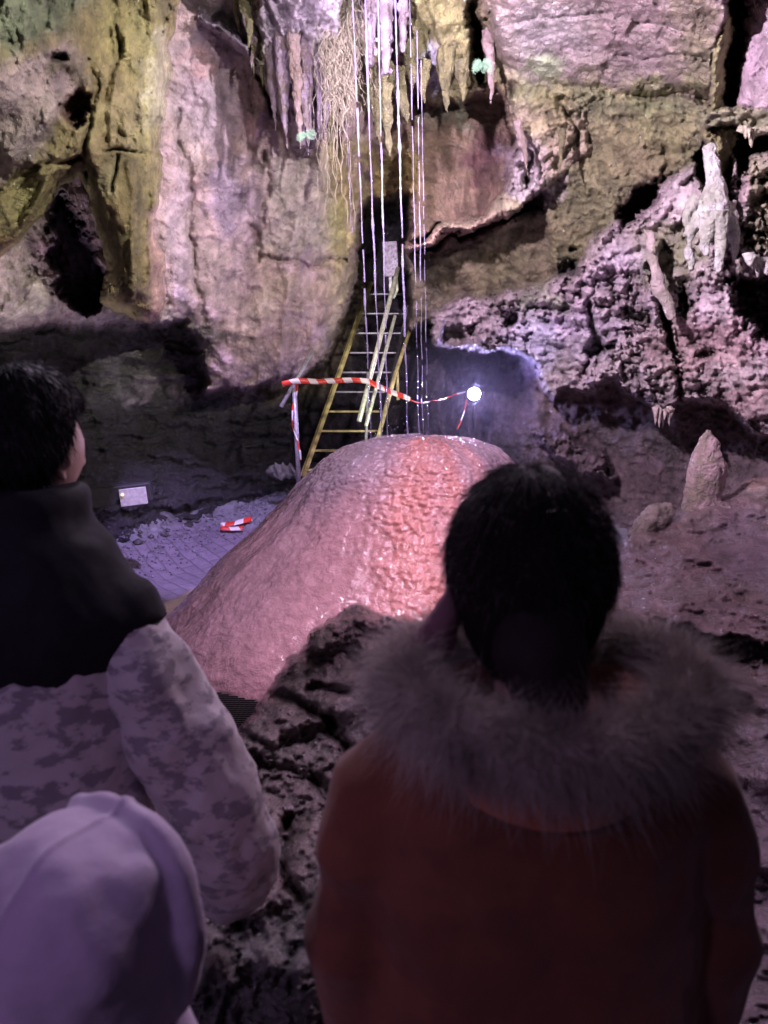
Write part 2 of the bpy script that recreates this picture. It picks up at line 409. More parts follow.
paints = [
    # pink wall: ochre and olive streaks, bluish patches, a darker brown lower edge
    Pt([(322, 150), (362, 140), (358, 270), (338, 330), (318, 260)], (.31, .27, .10), 12, .85),
    Pt([(262, 158), (326, 152), (322, 256), (262, 258)], (.33, .29, .27), 8, .7, .3),
    Pt(ell(226, 196, 17, 45, -12), 'purple', 10, .7), Pt(ell(205, 95, 34, 55), (.40, .33, .45), 14, .6),
    Pt(ell(178, 230, 10, 85), (.46, .36, .47), 6, .7, .3), Pt(ell(228, 35, 36, 18, 20), (.27, .22, .34), 8, .7),
    Pt(ell(200, 70, 14, 16), (.38, .2, .2), 6, .5),
    Pt([(250, 262), (350, 266), (345, 300), (300, 318), (250, 300)], (.34, .27, .22), 12, .8), Pt([(210, 330), (330, 325), (310, 370), (230, 372)], (.33, .24, .22), 12, .7, v=.07),
    Pt([(200, 372), (250, 385), (300, 380), (318, 350), (345, 300), (360, 250), (372, 300), (330, 400), (200, 402)], (.24, .20, .12), 8, .6),
    Pt(ell(20, 290, 40, 38), (.42, .38, .34), 10, .8, .3, v=.1, p=.06), Pt(ell(15, 215, 55, 30), (.3, .29, .2), 12, .8),
    Pt(ell(110, 318, 60, 10), (.40, .34, .36), 8, .8, p=.08),
    Pt([(50, 198), (62, 194), (76, 215), (98, 250), (102, 300), (86, 312), (66, 300), (54, 262)], (.10, .075, .12), 4, .95, .2, dd=.7, p=.12, f=.12),  # opening pushed back, its shade painted dark purple
    Pt([(-300, 405), (120, 402), (210, 400), (300, 405), (310, 540), (-300, 640)], (.013, .012, .015), 12, .97, .3),  # shade under the overhang painted near black
    Pt(ell(112, 368, 16, 34, -25), (.20, .18, .22), 5, .8, .8), Pt(ell(155, 385, 26, 10), (.24, .20, .24), 5, .8, .8), Pt(ell(190, 340, 30, 20), (.10, .09, .08), 10, .9), Pt(ell(90, 350, 30, 14), (.06, .065, .045), 10, .8),  # pale lilac ellipses paint the lit parts of the dark wall
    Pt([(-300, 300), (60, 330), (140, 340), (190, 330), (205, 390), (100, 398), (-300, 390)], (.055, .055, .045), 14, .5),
    # hollow
    Pt(ell(486, 160, 16, 34, 10), (.12, .055, .065), 8, .9), Pt(ell(440, 115, 24, 16), (.11, .12, .10), 8, .8, p=.08), Pt(ell(395, 175, 22, 26), (.30, .22, .06), 9, .7),
    # slab
    Pt(ell(545, 30, 40, 34), (.24, .20, .25), 14, .7), Pt(ell(700, 40, 26, 60), (.19, .165, .10), 12, .7), Pt(ell(610, 92, 90, 9), (.26, .25, .12), 8, .85), Pt(ell(550, 62, 12, 12), (.2, .24, .15), 6, .8),
    Pt([(510, 70), (600, 92), (700, 96), (706, 116), (600, 118), (520, 104)], (.13, .14, .08), 8, .7, p=.08),
    # olive face
    Pt([(600, 120), (690, 118), (690, 160), (640, 180), (600, 170)], (.19, .17, .09), 12, .7), Pt(ell(520, 260, 80, 26, -14), (.16, .145, .075), 14, .6),
    Pt(ell(520, 168, 22, 30, -20), 'lilac', 7, .6, p=.14), Pt(ell(552, 110, 22, 22), 'olive', 9, .8), Pt([(405, 240), (470, 226), (506, 214), (512, 222), (460, 240), (405, 252)], (.46, .30, .27), 4, .9, .15, p=.08),  # pinkish shelf rim: its lit edge painted into the colour
    Pt(ell(545, 200, 30, 8, -35), (.42, .35, .40), 6, .7),  # upper end of the painted lit edge
    # holes, pushed back and their shade painted dark
    Pt([(622, 224), (620, 204), (634, 190), (656, 182), (660, 196), (648, 208), (638, 222)], 'maroon', 3, .95, .1, dd=1.2),
    Pt([(695, 142), (705, 140), (708, 165), (711, 190), (704, 195), (698, 165)], 'dark', 3, .95, .1, dd=1.0),
    Pt([(736, 142), (758, 138), (750, 168), (738, 184)], 'dark', 3, .95, .1, dd=1.0),
    Pt([(556, 262), (574, 250), (578, 266), (562, 276)], 'dark', 4, .9, .1, dd=.7), Pt(ell(514, 315, 11, 9), 'dark', 4, .9, .1, dd=.6),
    Pt([(728, 278), (900, 262), (900, 325), (760, 330), (735, 306)], (.11, .085, .09), 6, .9, .2, dd=.8), Pt(ell(640, 318, 12, 8), 'dark', 4, .8, .1, dd=.35), Pt(ell(684, 300, 8, 16, 10), 'dark', 4, .8, .1, dd=.4),
    Pt(ell(600, 346, 14, 7), 'dark', 4, .7, .2, dd=.35), Pt(ell(700, 356, 12, 7), 'dark', 4, .7, .2, dd=.35), Pt(ell(455, 335, 13, 14), (.2, .15, .16), 6, .8, dd=.4),
    # popcorn mass: algae, lilac crusts and red mud
    Pt(ell(668, 252, 34, 34), (.18, .18, .10), 12, .85), Pt([(738, 150), (900, 130), (900, 270), (745, 262)], (.21, .20, .12), 10, .8), Pt(ell(675, 200, 40, 10, -25), (.42, .33, .38), 6, .8), Pt(ell(620, 262, 36, 14, -20), (.44, .38, .46), 8, .7),
    Pt(ell(560, 330, 60, 26), (.44, .38, .50), 12, .7), Pt(ell(540, 345, 26, 26), (.38, .36, .55), 8, .6), Pt(ell(700, 345, 60, 30), (.36, .23, .26), 12, .8), Pt(ell(545, 300, 24, 8), (.25, .26, .2), 6, .8), Pt(ell(745, 400, 30, 22), (.38, .25, .27), 8, .7),
    Pt([(736, 140), (756, 140), (745, 195), (735, 225), (728, 215)], (.35, .24, .29), 4, .8, .2),
    # dark hollow: shade under the knobbly ledge painted into its colour
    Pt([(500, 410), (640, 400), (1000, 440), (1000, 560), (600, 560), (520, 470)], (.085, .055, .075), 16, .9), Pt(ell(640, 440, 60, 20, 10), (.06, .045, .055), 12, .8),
    Pt([(430, 352), (500, 350), (520, 380), (500, 440), (430, 440)], (.09, .075, .12), 10, .8),  # recess round the lamp, shade put into the colour
    # fluted mass tints, and the shade of the cleft painted dark
    Pt(ell(300, 90, 16, 50, -10), (.36, .26, .40), 6, .7), Pt(ell(270, 60, 14, 26), (.2, .2, .13), 6, .8), Pt(ell(235, 22, 30, 8, 30), 'dark', 5, .9, .2),
    Pt(ell(385, 30, 16, 36), (.45, .38, .48), 6, .8, .3, p=.08), Pt(ell(430, 70, 7, 28), (.40, .38, .55), 5, .8, .3), Pt(ell(475, 40, 10, 50), (.10, .08, .05), 5, .9, .2, dd=.3),
]
lines = [
    ([(255, 262), (285, 258), (310, 262), (345, 258)], 2.5, .16), ([(262, 155), (262, 210), (258, 258)], 2.5, .08), ([(255, 228), (262, 250), (256, 262)], 3, .12),
    ([(736, 0), (744, 30), (735, 70), (731, 105)], 4.5, .9), ([(743, -200), (742, 10)], 4.5, .9), ([(470, 5), (476, 45), (480, 85)], 4, .5), 
    ([(668, 150), (664, 190), (640, 215)], 3, .12), ([(560, 96), (575, 130), (560, 170)], 3, .15), ([(505, 110), (530, 150), (525, 190)], 4, .3), ([(660, 300), (668, 350), (680, 400)], 4, .35),
    ([(590, 300), (600, 345), (585, 380)], 4, .25), ([(520, 20), (600, 14), (680, 30)], 2.2, .05), ([(560, 50), (640, 62), (706, 55)], 2., .05),
    ([(250, 40), (262, 74), (276, 118)], 3, .25), ([(300, 30), (306, 100), (306, 150)], 3, .22), ([(180, 110), (190, 200), (200, 320)], 3, .08), ([(660, 330), (652, 300), (650, 268), (655, 240)], 3.5, -.25),
]
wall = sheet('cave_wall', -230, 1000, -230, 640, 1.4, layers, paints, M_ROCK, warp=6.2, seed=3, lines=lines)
tag(wall, kind='structure')

# --- the great flowstone curtain at the left, nearer than the wall -------------------
cl = [
    Lr([(184, -300), (180, -10), (177, 30), (171, 48), (177, 78), (167, 108), (160, 132), (164, 158), (160, 184), (156, 228), (165, 258), (168, 300), (164, 321), (150, 327), (132, 319), (114, 311), (100, 300),
        (104, 262), (94, 222), (84, 196), (74, 176), (60, 188), (45, 210), (26, 236), (0, 260), (-300, 330), (-300, -300)],
       [(0, 0, 3.7), (172, 50, 5.1), (95, 120, 4.5), (60, 150, 4.4), (130, 200, 4.6), (105, 300, 4.8), (160, 310, 5.1), (0, 240, 4.4), (-220, 0, 2.8), (-220, 300, 3.3), (100, -220, 3.2), (30, 100, 3.9)],
       (.24, .205, .10), soft=5, rnd=36, R=.9, f=.05, v=.07, r=.018, p=.02, o=.13),
]
cp = [
    Pt([(-300, 60), (0, 66), (40, 48), (70, 42), (84, 60), (80, 92), (56, 120), (44, 150), (0, 186), (-300, 240)], (.31, .25, .26), 8, .95, .35, v=.02, p=.06),
    Pt([(-300, -300), (120, -300), (96, 0), (60, 30), (0, 60), (-300, 80)], (.13, .17, .12), 12, .85, .4, p=.07),
    Pt(ell(120, 25, 30, 40, 20), (.23, .20, .09), 12, .7), Pt([(160, 30), (176, 50), (176, 76), (165, 110), (156, 80)], (.42, .36, .30), 5, .7, .4), Pt(ell(88, 118, 16, 18), (.30, .29, .14), 8, .6, p=.1),  # pale strip on the right edge is a painted highlight
    Pt(ell(78, 108, 13, 20, 35), (.13, .07, .06), 5, .95, .2, dd=.4), Pt(ell(68, 70, 18, 9), (.10, .09, .05), 5, .8), Pt(ell(60, 56, 7, 4), 'dark', 3, .8, .1, dd=.15), Pt(ell(165, 4, 10, 18), (.1, .09, .05), 4, .8, .2, dd=.2),  # hollows pushed back with their shade painted in
    Pt([(148, 205), (158, 205), (163, 258), (167, 300), (163, 322), (143, 326), (143, 300)], (.46, .30, .28), 5, .95, .08, p=.02, v=.015, f=.025),  # lit right edge of the tongue painted pink
    Pt([(98, 160), (160, 156), (150, 205), (148, 310), (112, 306), (106, 250)], (.22, .185, .09), 6, .95, .2, v=.02, f=.015, p=0., r=.008, o=.03),
    Pt([(104, 156), (120, 158), (116, 192), (104, 190)], (.30, .29, .17), 5, .6), Pt([(-300, 200), (0, 196), (40, 170), (66, 162), (40, 200), (0, 240), (-300, 320)], (.24, .22, .10), 7, .9, .2, v=.01),
    Pt([(-300, 246), (10, 236), (20, 240), (0, 260), (-300, 330)], (.26, .17, .08), 5, .8), Pt(ell(130, 118, 34, 30), (.31, .28, .16), 8, .6, .5, p=.09, v=.09), Pt(ell(160, 90, 10, 50), (.42, .38, .30), 6, .7, .5, p=.05),  # last ellipse continues the painted highlight down the right edge
]
clines = [([(84, 172), (88, 200), (92, 240), (98, 290)], 3.2, .30), ([(118, 158), (112, 190)], 2, .10), ([(90, 60), (100, 90), (86, 130), (84, 172)], 3, .08), ([(130, 165), (136, 200), (130, 300)], 4, -.06), ([(104, 150), (160, 156)], 2, .10),
          ([(0, 190), (40, 168), (80, 156)], 3, .12), ([(110, 0), (118, 60), (106, 100)], 4, .07), ([(140, 20), (150, 70), (140, 140)], 4, .05)]
curtain = sheet('flowstone_curtain', -230, 196, -230, 340, 1.5, cl, cp, M_ROCK, warp=4, seed=40, cull=5, lines=clines)
tag(curtain, 'massive olive green flowstone curtain with a rounded hanging tongue, upper left', 'flowstone')

# ------------------------------------------------------------------ ground
def groundz(x, y):
    ramp = .2 * np.clip(y - 7.0, 0, 3.2)
    side = .28 * np.clip(-x - 2.0 - .0 * y, 0, 2) * sstep(5.6, 6.8, y)
    return ramp + side
xs = np.concatenate([np.arange(-7, -3.2, .2), np.arange(-3.2, .6, .018), np.arange(.6, 7.1, .2)]); ys = np.concatenate([np.arange(-5, 4.5, .25), np.arange(4.5, 10.6, .018)])
GX, GY = np.meshgrid(xs, ys); sh = GX.shape; GX, GY = GX.ravel(), GY.ravel()
GZ = groundz(GX, GY)
grav = sstep(7.95, 8.25, GY + .3 * fbm(GX * 2, GY * 2, GX * 0, 3, 77)) 
grav = np.maximum(grav, sstep(.0, .25, -GX - 2.55 + (GY - 7) * .35 + .25 * fbm(GX * 2, GY * 2, GX * 0 + 3, 3, 78)))
rub = sstep(.0, .25, -GX - 2.75 + (GY - 7) * .55 + .2 * fbm(GX * 2, GY * 2, GX * 0 + 3, 3, 79))
n1 = fbm(GX * 22, GY * 22, GX * 0, 3, 70); 
GZ = GZ + grav * .03 * n1 + rub * (.14 * fbm(GX * 3, GY * 3, GX * 0 + 2, 5, 71) + .08)
idx = np.arange(len(GX)).reshape(sh)
fa = np.stack([idx[:-1, :-1], idx[:-1, 1:], idx[1:, 1:], idx[1:, :-1]], -1).reshape(-1, 4)
gcol = np.array([.20, .175, .23])[None] * (1 - grav[:, None]) + np.array([.19, .19, .22])[None] * grav[:, None]
gcol = gcol * (1 - rub[:, None]) + np.array([.05, .05, .052]) * rub[:, None]
gcol = gcol * (1 + .25 * n1[:, None])
# pale mortar apron round the mound
dm = np.hypot(GX - .30, (GY - 5.6)); ap = sstep(-.2, .1, GY - 4.9) * sstep(2.10, 1.98, dm + .06 * fbm(GX * 4, GY * 4, GX * 0, 3, 74)) 
gcol = gcol * (1 - ap[:, None]) + np.array([.36, .30, .25]) * ap[:, None] * (1 + .3 * n1[:, None])
GZ = GZ + ap * .05

def paver_mat():
    m, nt, b = newmat('paver_floor'); L = nt.links
    tc = N(nt, 'ShaderNodeTexCoord'); atn = N(nt, 'ShaderNodeAttribute', attribute_name='Col'); pv = N(nt, 'ShaderNodeAttribute', attribute_name='Pave')
    mp = N(nt, 'ShaderNodeMapping'); mp.inputs['Rotation'].default_value = (0, 0, math.radians(52))
    nz = N(nt, 'ShaderNodeTexNoise'); nz.inputs['Scale'].default_value = 6; nz.inputs['Detail'].default_value = 3
    L.new(tc.outputs['Object'], nz.inputs['Vector'])
    mi = N(nt, 'ShaderNodeMix', data_type='VECTOR'); mi.inputs['Factor'].default_value = .03; L.new(tc.outputs['Object'], mi.inputs[4]); L.new(nz.outputs['Color'], mi.inputs[5])
    L.new(mi.outputs[1], mp.inputs['Vector'])
    br = N(nt, 'ShaderNodeTexBrick'); br.inputs['Scale'].default_value = 1.9; br.inputs['Mortar Size'].default_value = .022; br.inputs['Mortar Smooth'].default_value = .3
    br.inputs['Color1'].default_value = (1, 1, 1, 1); br.inputs['Color2'].default_value = (.82, .82, .82, 1); br.inputs['Mortar'].default_value = (.62, .62, .62, 1)
    L.new(mp.outputs['Vector'], br.inputs['Vector'])
    mx = N(nt, 'ShaderNodeMix', data_type='RGBA'); mx.inputs[6].default_value = (1, 1, 1, 1); L.new(pv.outputs['Fac'], mx.inputs['Factor']); L.new(br.outputs['Color'], mx.inputs[7])
    ml = N(nt, 'ShaderNodeMix', data_type='RGBA', blend_type='MULTIPLY'); ml.inputs['Factor'].default_value = 1; L.new(atn.outputs['Color'], ml.inputs[6]); L.new(mx.outputs[2], ml.inputs[7])
    L.new(ml.outputs[2], b.inputs['Base Color'])
    n2 = N(nt, 'ShaderNodeTexNoise'); n2.inputs['Scale'].default_value = 60; n2.inputs['Detail'].default_value = 5; L.new(tc.outputs['Object'], n2.inputs['Vector'])
    ad = N(nt, 'ShaderNodeMath', operation='ADD'); L.new(mx.outputs[2], ad.inputs[0]); L.new(n2.outputs['Fac'], ad.inputs[1])
    bp = N(nt, 'ShaderNodeBump'); bp.inputs['Strength'].default_value = .7; bp.inputs['Distance'].default_value = .012; L.new(ad.outputs[0], bp.inputs['Height']); L.new(bp.outputs['Normal'], b.inputs['Normal'])
    b.inputs['Roughness'].default_value = .42; b.inputs['Coat Weight'].default_value = .2; b.inputs['Coat Roughness'].default_value = .25
    return m
floor = mesh_np('floor', np.c_[GX, GY, GZ], fa, paver_mat(), col=gcol)
pa = floor.data.attributes.new('Pave', 'FLOAT', 'POINT'); pa.data.foreach_set('value', ((1 - grav) * (1 - ap) * (1 - rub)).astype(np.float32))
tag(floor, kind='structure')

# loose gravel and rubble lying on the floor edges
mb_v = []; mb_f = []
rs = np.random.RandomState(5)
ico = [(0, 0, 1), (.9, 0, .3), (.28, .85, .3), (-.72, .53, .3), (-.72, -.53, .3), (.28, -.85, .3), (.72, .53, -.4), (-.28, .85, -.4), (-.9, 0, -.4), (-.28, -.85, -.4), (.72, -.53, -.4), (0, 0, -1)]
icf = [(0, 1, 2), (0, 2, 3), (0, 3, 4), (0, 4, 5), (0, 5, 1), (1, 6, 2), (2, 7, 3), (3, 8, 4), (4, 9, 5), (5, 10, 1), (6, 7, 2), (7, 8, 3), (8, 9, 4), (9, 10, 5), (10, 6, 1), (11, 7, 6), (11, 8, 7), (11, 9, 8), (11, 10, 9), (11, 6, 10)]
ico = np.array(ico); gc = []; cnt = 0
while cnt < 4200:
    x_ = rs.uniform(-3.6, -.6); y_ = rs.uniform(6.3, 9.6)
    e1 = y_ - 8.35; e2 = -x_ - 2.35 + (y_ - 7) * .4
    if max(e1, e2) < rs.uniform(-.45, .15) - .05: continue
    big_ = e2 > .2 and rs.rand() < .05
    r_ = rs.uniform(.03, .08) if big_ else .006 + .015 * rs.rand() ** 2.5
    z_ = float(groundz(np.array([x_]), np.array([y_]))[0]) + .01 + (.05 if e2 > .3 else 0)
    a_ = rs.uniform(0, 6.3); R_ = np.array([[math.cos(a_), -math.sin(a_), 0], [math.sin(a_), math.cos(a_), 0], [0, 0, 1]])
    v_ = (ico * rs.uniform(.7, 1.2, (12, 3)) * np.array([1, rs.uniform(.6, 1), rs.uniform(.45, .8)])) @ R_.T * r_ + np.array([x_, y_, z_])
    mb_f.append(np.array(icf) + 12 * cnt); mb_v.append(v_); g_ = rs.uniform(.6, 1.3)
    gc.append(np.tile(np.array([.055, .052, .058] if big_ else [.19, .18, .22]) * g_, (12, 1))); cnt += 1
o = mesh_np('gravel', np.concatenate(mb_v), np.concatenate(mb_f), M_MUD, None, False, np.concatenate(gc)); tag(o, 'loose grey gravel and rubble along the edge of the paved path', 'gravel', kind='stuff')

# rocky bank in front of the mound and the slope at the right
bank_l = [
    Lr([(205, 760), (222, 744), (238, 728), (252, 708), (264, 692), (274, 674), (288, 655), (303, 650), (310, 634), (328, 622), (344, 603), (362, 607), (380, 614), (402, 613), (422, 622), (440, 634), (470, 630), (560, 600), (610, 560),
        (622, 541), (640, 526), (668, 512), (690, 498), (722, 492), (745, 482), (768, 472), (1060, 360), (1060, 1400), (150, 1400), (180, 900)],
       [(344, 610, 3.25), (290, 665, 3.1), (235, 710, 2.9), (225, 850, 1.95), (250, 1000, 1.55), (200, 1300, 1.2), (440, 640, 3.3), (560, 610, 4.0), (625, 545, 5.3), (768, 480, 5.7), (700, 500, 5.6), (700, 560, 4.6),
        (640, 630, 3.7), (768, 635, 3.5), (768, 760, 2.4), (980, 500, 4.2), (980, 800, 2.0), (600, 1000, 1.5), (980, 1300, 1.2), (400, 1300, 1.2), (340, 800, 2.2), (330, 700, 2.7), (500, 800, 2.2)],
       (.165, .12, .13), soft=5, rnd=16, R=.35, f=.08, p=.012, r=.030, s=.01, o=.09),
    Lr([(560, 640), (612, 612), (640, 618), (672, 636), (700, 655), (735, 676), (768, 690), (1060, 760), (1060, 1100), (560, 1100)],
       [(600, 640, 3.1), (680, 660, 2.9), (768, 720, 2.4), (980, 900, 1.7), (600, 1000, 1.5), (768, 900, 1.8)], (.165, .12, .145), soft=5, rnd=18, R=.3, f=.06, p=.02, r=.02, o=.06),
]
bank_p = [
    Pt([(612, 560), (700, 500), (768, 490), (1060, 400), (1060, 640), (768, 632), (640, 620)], (.175, .12, .14), 12, .9, .4, f=.06, p=.02, r=.045, s=.03, o=.08),
    Pt(ell(752, 480, 22, 8, -15), (.36, .24, .22), 5, .8), Pt(ell(760, 570, 24, 12), (.26, .23, .32), 8, .7), Pt(ell(745, 545, 40, 26), (.26, .21, .28), 12, .6),
    Pt([(660, 630), (700, 634), (768, 640), (768, 660), (730, 662), (690, 648)], (.04, .03, .035), 4, .9, .1, dd=.35),
    Pt(ell(325, 645, 18, 16), (.13, .10, .10), 4, .8, .2, dd=-.12), Pt(ell(300, 672, 22, 18), (.24, .17, .18), 8, .6), Pt(ell(370, 640, 34, 20), (.19, .13, .15), 10, .7, p=.12),
    Pt([(150, 940), (350, 900), (350, 1400), (150, 1400)], (.12, .115, .12), 20, .9, p=.14, f=.1), Pt(ell(250, 760, 40, 30), (.21, .17, .18), 12, .6), Pt(ell(300, 780, 50, 60), (.225, .17, .175), 12, .7, p=.1, r=.04),
]
bank_lines = [([(300, 655), (318, 662), (345, 650), (372, 664)], 5, .14), ([(260, 690), (300, 700), (330, 720)], 4, .10), ([(330, 720), (352, 752), (344, 800)], 6, .16), ([(262, 760), (300, 770), (330, 800)], 5, .10),
              ([(290, 820), (275, 860), (300, 900)], 6, .14), ([(310, 690), (350, 690)], 4, .1), ([(240, 735), (275, 742)], 4, .07), ([(620, 545), (660, 560), (720, 545)], 3, .05)]
bank = sheet('rock_bank', 150, 1000, 430, 1330, 1.9, bank_l, bank_p, M_MUD, warp=5, seed=60, cull=6, lines=bank_lines)
tag(bank, kind='structure')

# ------------------------------------------------------------------ the wet mound
zp = np.array([-.15, 0, .10, .3, .51, .77, .95, 1.08, 1.18, 1.26, 1.32, 1.35, 1.36])
rp_ = np.array([1.84, 1.82, 1.78, 1.60, 1.41, 1.15, .99, .88, .78, .66, .46, .22, .001])
tt = np.linspace(0, 1, 330); zq = np.interp(tt, np.linspace(0, 1, len(zp)), zp); rq = np.interp(tt, np.linspace(0, 1, len(zp)), rp_)
k = np.ones(25) / 25
def smooth1(a):
    p = np.r_[2 * a[0] - a[12:0:-1], a, 2 * a[-1] - a[-2:-14:-1]]
    return np.convolve(p, k, 'valid')
zq, rq = smooth1(zq), np.maximum(smooth1(rq), 0)
th = np.linspace(0, 2 * math.pi, 761)[:-1]
TH, RQ = np.meshgrid(th, rq); _, ZQ = np.meshgrid(th, zq)
ct, stt = np.cos(TH), np.sin(TH)
# top is a tilted plateau, shoulder to the right is fuller and drops sharply
shift = .26 * np.clip(ZQ / 1.3, 0, 1); aw = np.angle(np.exp(1j * (TH + 2.15)))
fac = 1 + .02 * ct * sstep(.9, 1.25, ZQ) - .20 * sstep(.45, .9, ct) * sstep(.6, 1.0, ZQ) - .10 * sstep(0.2, 1, ct) * sstep(1.1, .3, ZQ) + .17 * np.exp(-(aw / .62) ** 2) * sstep(.95, .0, ZQ)
X = .27 + .02 * shift + RQ * fac * ct; Y = 5.62 + RQ * fac * stt * .97; Z = ZQ + 0 * ct
X, Y, Z = X.ravel(), Y.ravel(), Z.ravel()
rad = np.stack([ct.ravel(), stt.ravel() * .97, 0.35 + 0 * X], -1); rad /= np.linalg.norm(rad, axis=1)[:, None]
top = sstep(1.12, 1.34, Z)
nrm = rad * (1 - top[:, None]) + np.array([0, 0, 1.]) * top[:, None]
big = fbm(X * 1.2, Y * 1.2, Z * 1.0, 3, 81); fl = fbm(TH.ravel() * 6, Z * .5, X * 0 + big, 3, 82)
mid = fbm(X * 6, Y * 6, Z * 5, 4, 83); fine = fbm(X * 26, Y * 26, Z * 30, 2, 84)
a1, a2 = worley(X * 21 + mid, Y * 21, Z * 27 + mid, 85); b1, b2 = worley(X * 34, Y * 34, Z * 40, 86)
dang = np.angle(np.exp(1j * (TH.ravel() + math.pi / 2 + .07 - .05 * np.sin(Z * 5))))       # zero facing the viewer
streak = np.exp(-(dang / .20) ** 2) * sstep(-.3, .35, Z) + .8 * np.exp(-((dang - .30) / .09) ** 2) * sstep(.5, 1.0, Z) + .55 * np.exp(-((dang - .52) / .07) ** 2) * sstep(.7, 1.05, Z)
streak = np.clip(streak * (1 + .5 * mid), 0, 1)
crust = np.clip(streak + .35 * sstep(.8, 1.2, Z) * (np.abs(dang) < 1.1), 0, 1)
left = sstep(-.35, -.75, dang)
disp = .06 * big + .022 * fl + .012 * mid + .004 * fine + (.009 + .017 * crust) * (.6 - a1) + .012 * (.5 - b1) * (.35 + crust)
disp = disp + .03 * sstep(.0, .12, vnoise(TH.ravel() * 3, Z * 1.5, X * 0, 88)) * left * .5
P = np.stack([X, Y, Z], -1) + nrm * disp[:, None]
base = np.array([.50, .29, .345]); iron = np.array([.58, .24, .22]); pale = np.array([.27, .215, .29])
c = np.tile(base, (len(X), 1))
pm = np.clip(.75 * sstep(.75, 1.2, Z + .15 * mid) + .45 * left, 0, 1)[:, None]
c = c * (1 - pm) + pale * pm
sm = (streak * .85)[:, None]; c = c * (1 - sm) + iron * sm
c = c * (1 + .18 * mid + .16 * (.5 - a1) + .12 * fine)[:, None]
nr, nc = TH.shape; idx = np.arange(nr * nc).reshape(nr, nc); nx = np.roll(idx, -1, 1)
fa = np.stack([idx[:-1], nx[:-1], nx[1:], idx[1:]], -1).reshape(-1, 4)
mound = mesh_np('flowstone_mound', P, fa, M_DOME, col=np.clip(c, .02, .8))
tag(mound, 'broad wet pink stalagmite mound with an orange red streak, under the falling water', 'stalagmite mound')

# ------------------------------------------------------------------ formations
def displaced(name, mb, mat, colfn, amp=.02, freq=8, seed=0, sub=0, voxel=None, smooth_it=4, parent=None):
    o = mb.build('tmp', None)
    if voxel:
        m = o.modifiers.new('r', 'REMESH'); m.mode = 'VOXEL'; m.voxel_size = voxel
        s = o.modifiers.new('s', 'SMOOTH'); s.iterations = smooth_it; s.factor = .5
    if sub:
        s = o.modifiers.new('u', 'SUBSURF'); s.levels = sub
    dg = bpy.context.evaluated_depsgraph_get(); dg.update()
    me = bpy.data.meshes.new_from_object(o.evaluated_get(dg))
    bpy.data.objects.remove(o)
    n = len(me.vertices); v = np.zeros(n * 3, np.float32); me.vertices.foreach_get('co', v); v = v.reshape(-1, 3).astype(float)
    nn = np.zeros(n * 3, np.float32); me.vertices.foreach_get('normal', nn); nn = nn.reshape(-1, 3)
    if amp:
        d = fbm(v[:, 0] * freq, v[:, 1] * freq, v[:, 2] * freq * .7, 4, seed, .6)
        v = v + nn * (amp * d)[:, None]
    me.vertices.foreach_set('co', v.astype(np.float32).ravel())
    me.polygons.foreach_set('use_smooth', np.ones(len(me.polygons), bool))
    if colfn:
        c = colfn(v); ca = me.color_attributes.new('Col', 'FLOAT_COLOR', 'POINT')
        ca.data.foreach_set('color', np.c_[c, np.ones(n)].astype(np.float32).ravel())
    me.materials.clear()
    if mat: me.materials.append(mat)
    me.update(); me.name = name
    o = bpy.data.objects.new(name, me); C.objects.link(o)
    if parent: o.parent = parent
    return o

def mott(c1, c2, seed=0, f=7):
    def fn(v):
        t = sstep(-.25, .25, fbm(v[:, 0] * f, v[:, 1] * f, v[:, 2] * f, 4, seed))[:, None]
        return np.clip((np.array(c1) * (1 - t) + np.array(c2) * t) * (1 + .2 * fbm(v[:, 0] * 30, v[:, 1] * 30, v[:, 2] * 30, 2, seed + 3))[:, None], .01, .9)
    return fn

# upright stalagmite on the slope
mb = MB(); D = 5.45
pr = [(703, 512, 20), (703, 495, 18.5), (706, 478, 19), (708, 464, 17.5), (708, 452, 13.5), (708, 442, 9.5), (708, 435, 5), (709, 430, 2)]
mb.tube([V(a, b, D) for a, b, r in pr], [r * D / F for a, b, r in pr], 28, flatdir=(1, 0, 0), flat=.85)
s = displaced('stalagmite', mb, M_FORM, mott((.42, .29, .33), (.25, .20, .18), 5), .028, 14, 5, voxel=.009, smooth_it=2)
tag(s, 'tall pointed pinkish stalagmite standing upright on the muddy slope at right', 'stalagmite')
mb = MB()
pr = [(634, 538, 6), (642, 528, 11), (652, 519, 13), (664, 512, 10), (672, 508, 5)]
mb.tube([V(a, b, 5.3) for a, b, r in pr], [r * 5.3 / F for a, b, r in pr], 20, flatdir=(0, 1, 0))
s = displaced('boulder', mb, M_FORM, mott((.33, .27, .27), (.2, .17, .16), 6), .05, 11, 6, voxel=.012, smooth_it=2)
tag(s, 'low rounded grey boulder leaning beside the foot of the pointed stalagmite', 'boulder')

# white flowstone cluster on the right wall
mb = MB(); D = 5.55
def limb(pts, D, n=12, dd=0):
    mb.tube([V(a, b, D + (q[0] if q else dd)) for a, b, r, *q in pts], [r * D / F for a, b, r, *q in pts], n)
limb([(709, 145, 5.5), (712, 165, 6.5), (716, 182, 7), (715, 192, 10), (714, 204, 15), (712, 215, 17), (712, 226, 13)], D)
limb([(705, 205, 10), (697, 220, 8), (690, 234, 5.5), (690, 250, 4.5), (692, 262, 4), (692, 270, 2.5)], D)
limb([(709, 212, 10), (707, 232, 7), (705, 246, 5), (706, 256, 2)], D - .10)
limb([(719, 212, 11), (721, 235, 6.5), (720, 252, 5), (719, 266, 4.5), (720, 273, 3)], D - .12)
limb([(728, 203, 8), (733, 222, 6), (735, 240, 4.5), (735, 254, 3), (734, 262, 2)], D)
limb([(698, 200, 9), (690, 210, 6), (686, 222, 4), (686, 236, 2.5)], D)
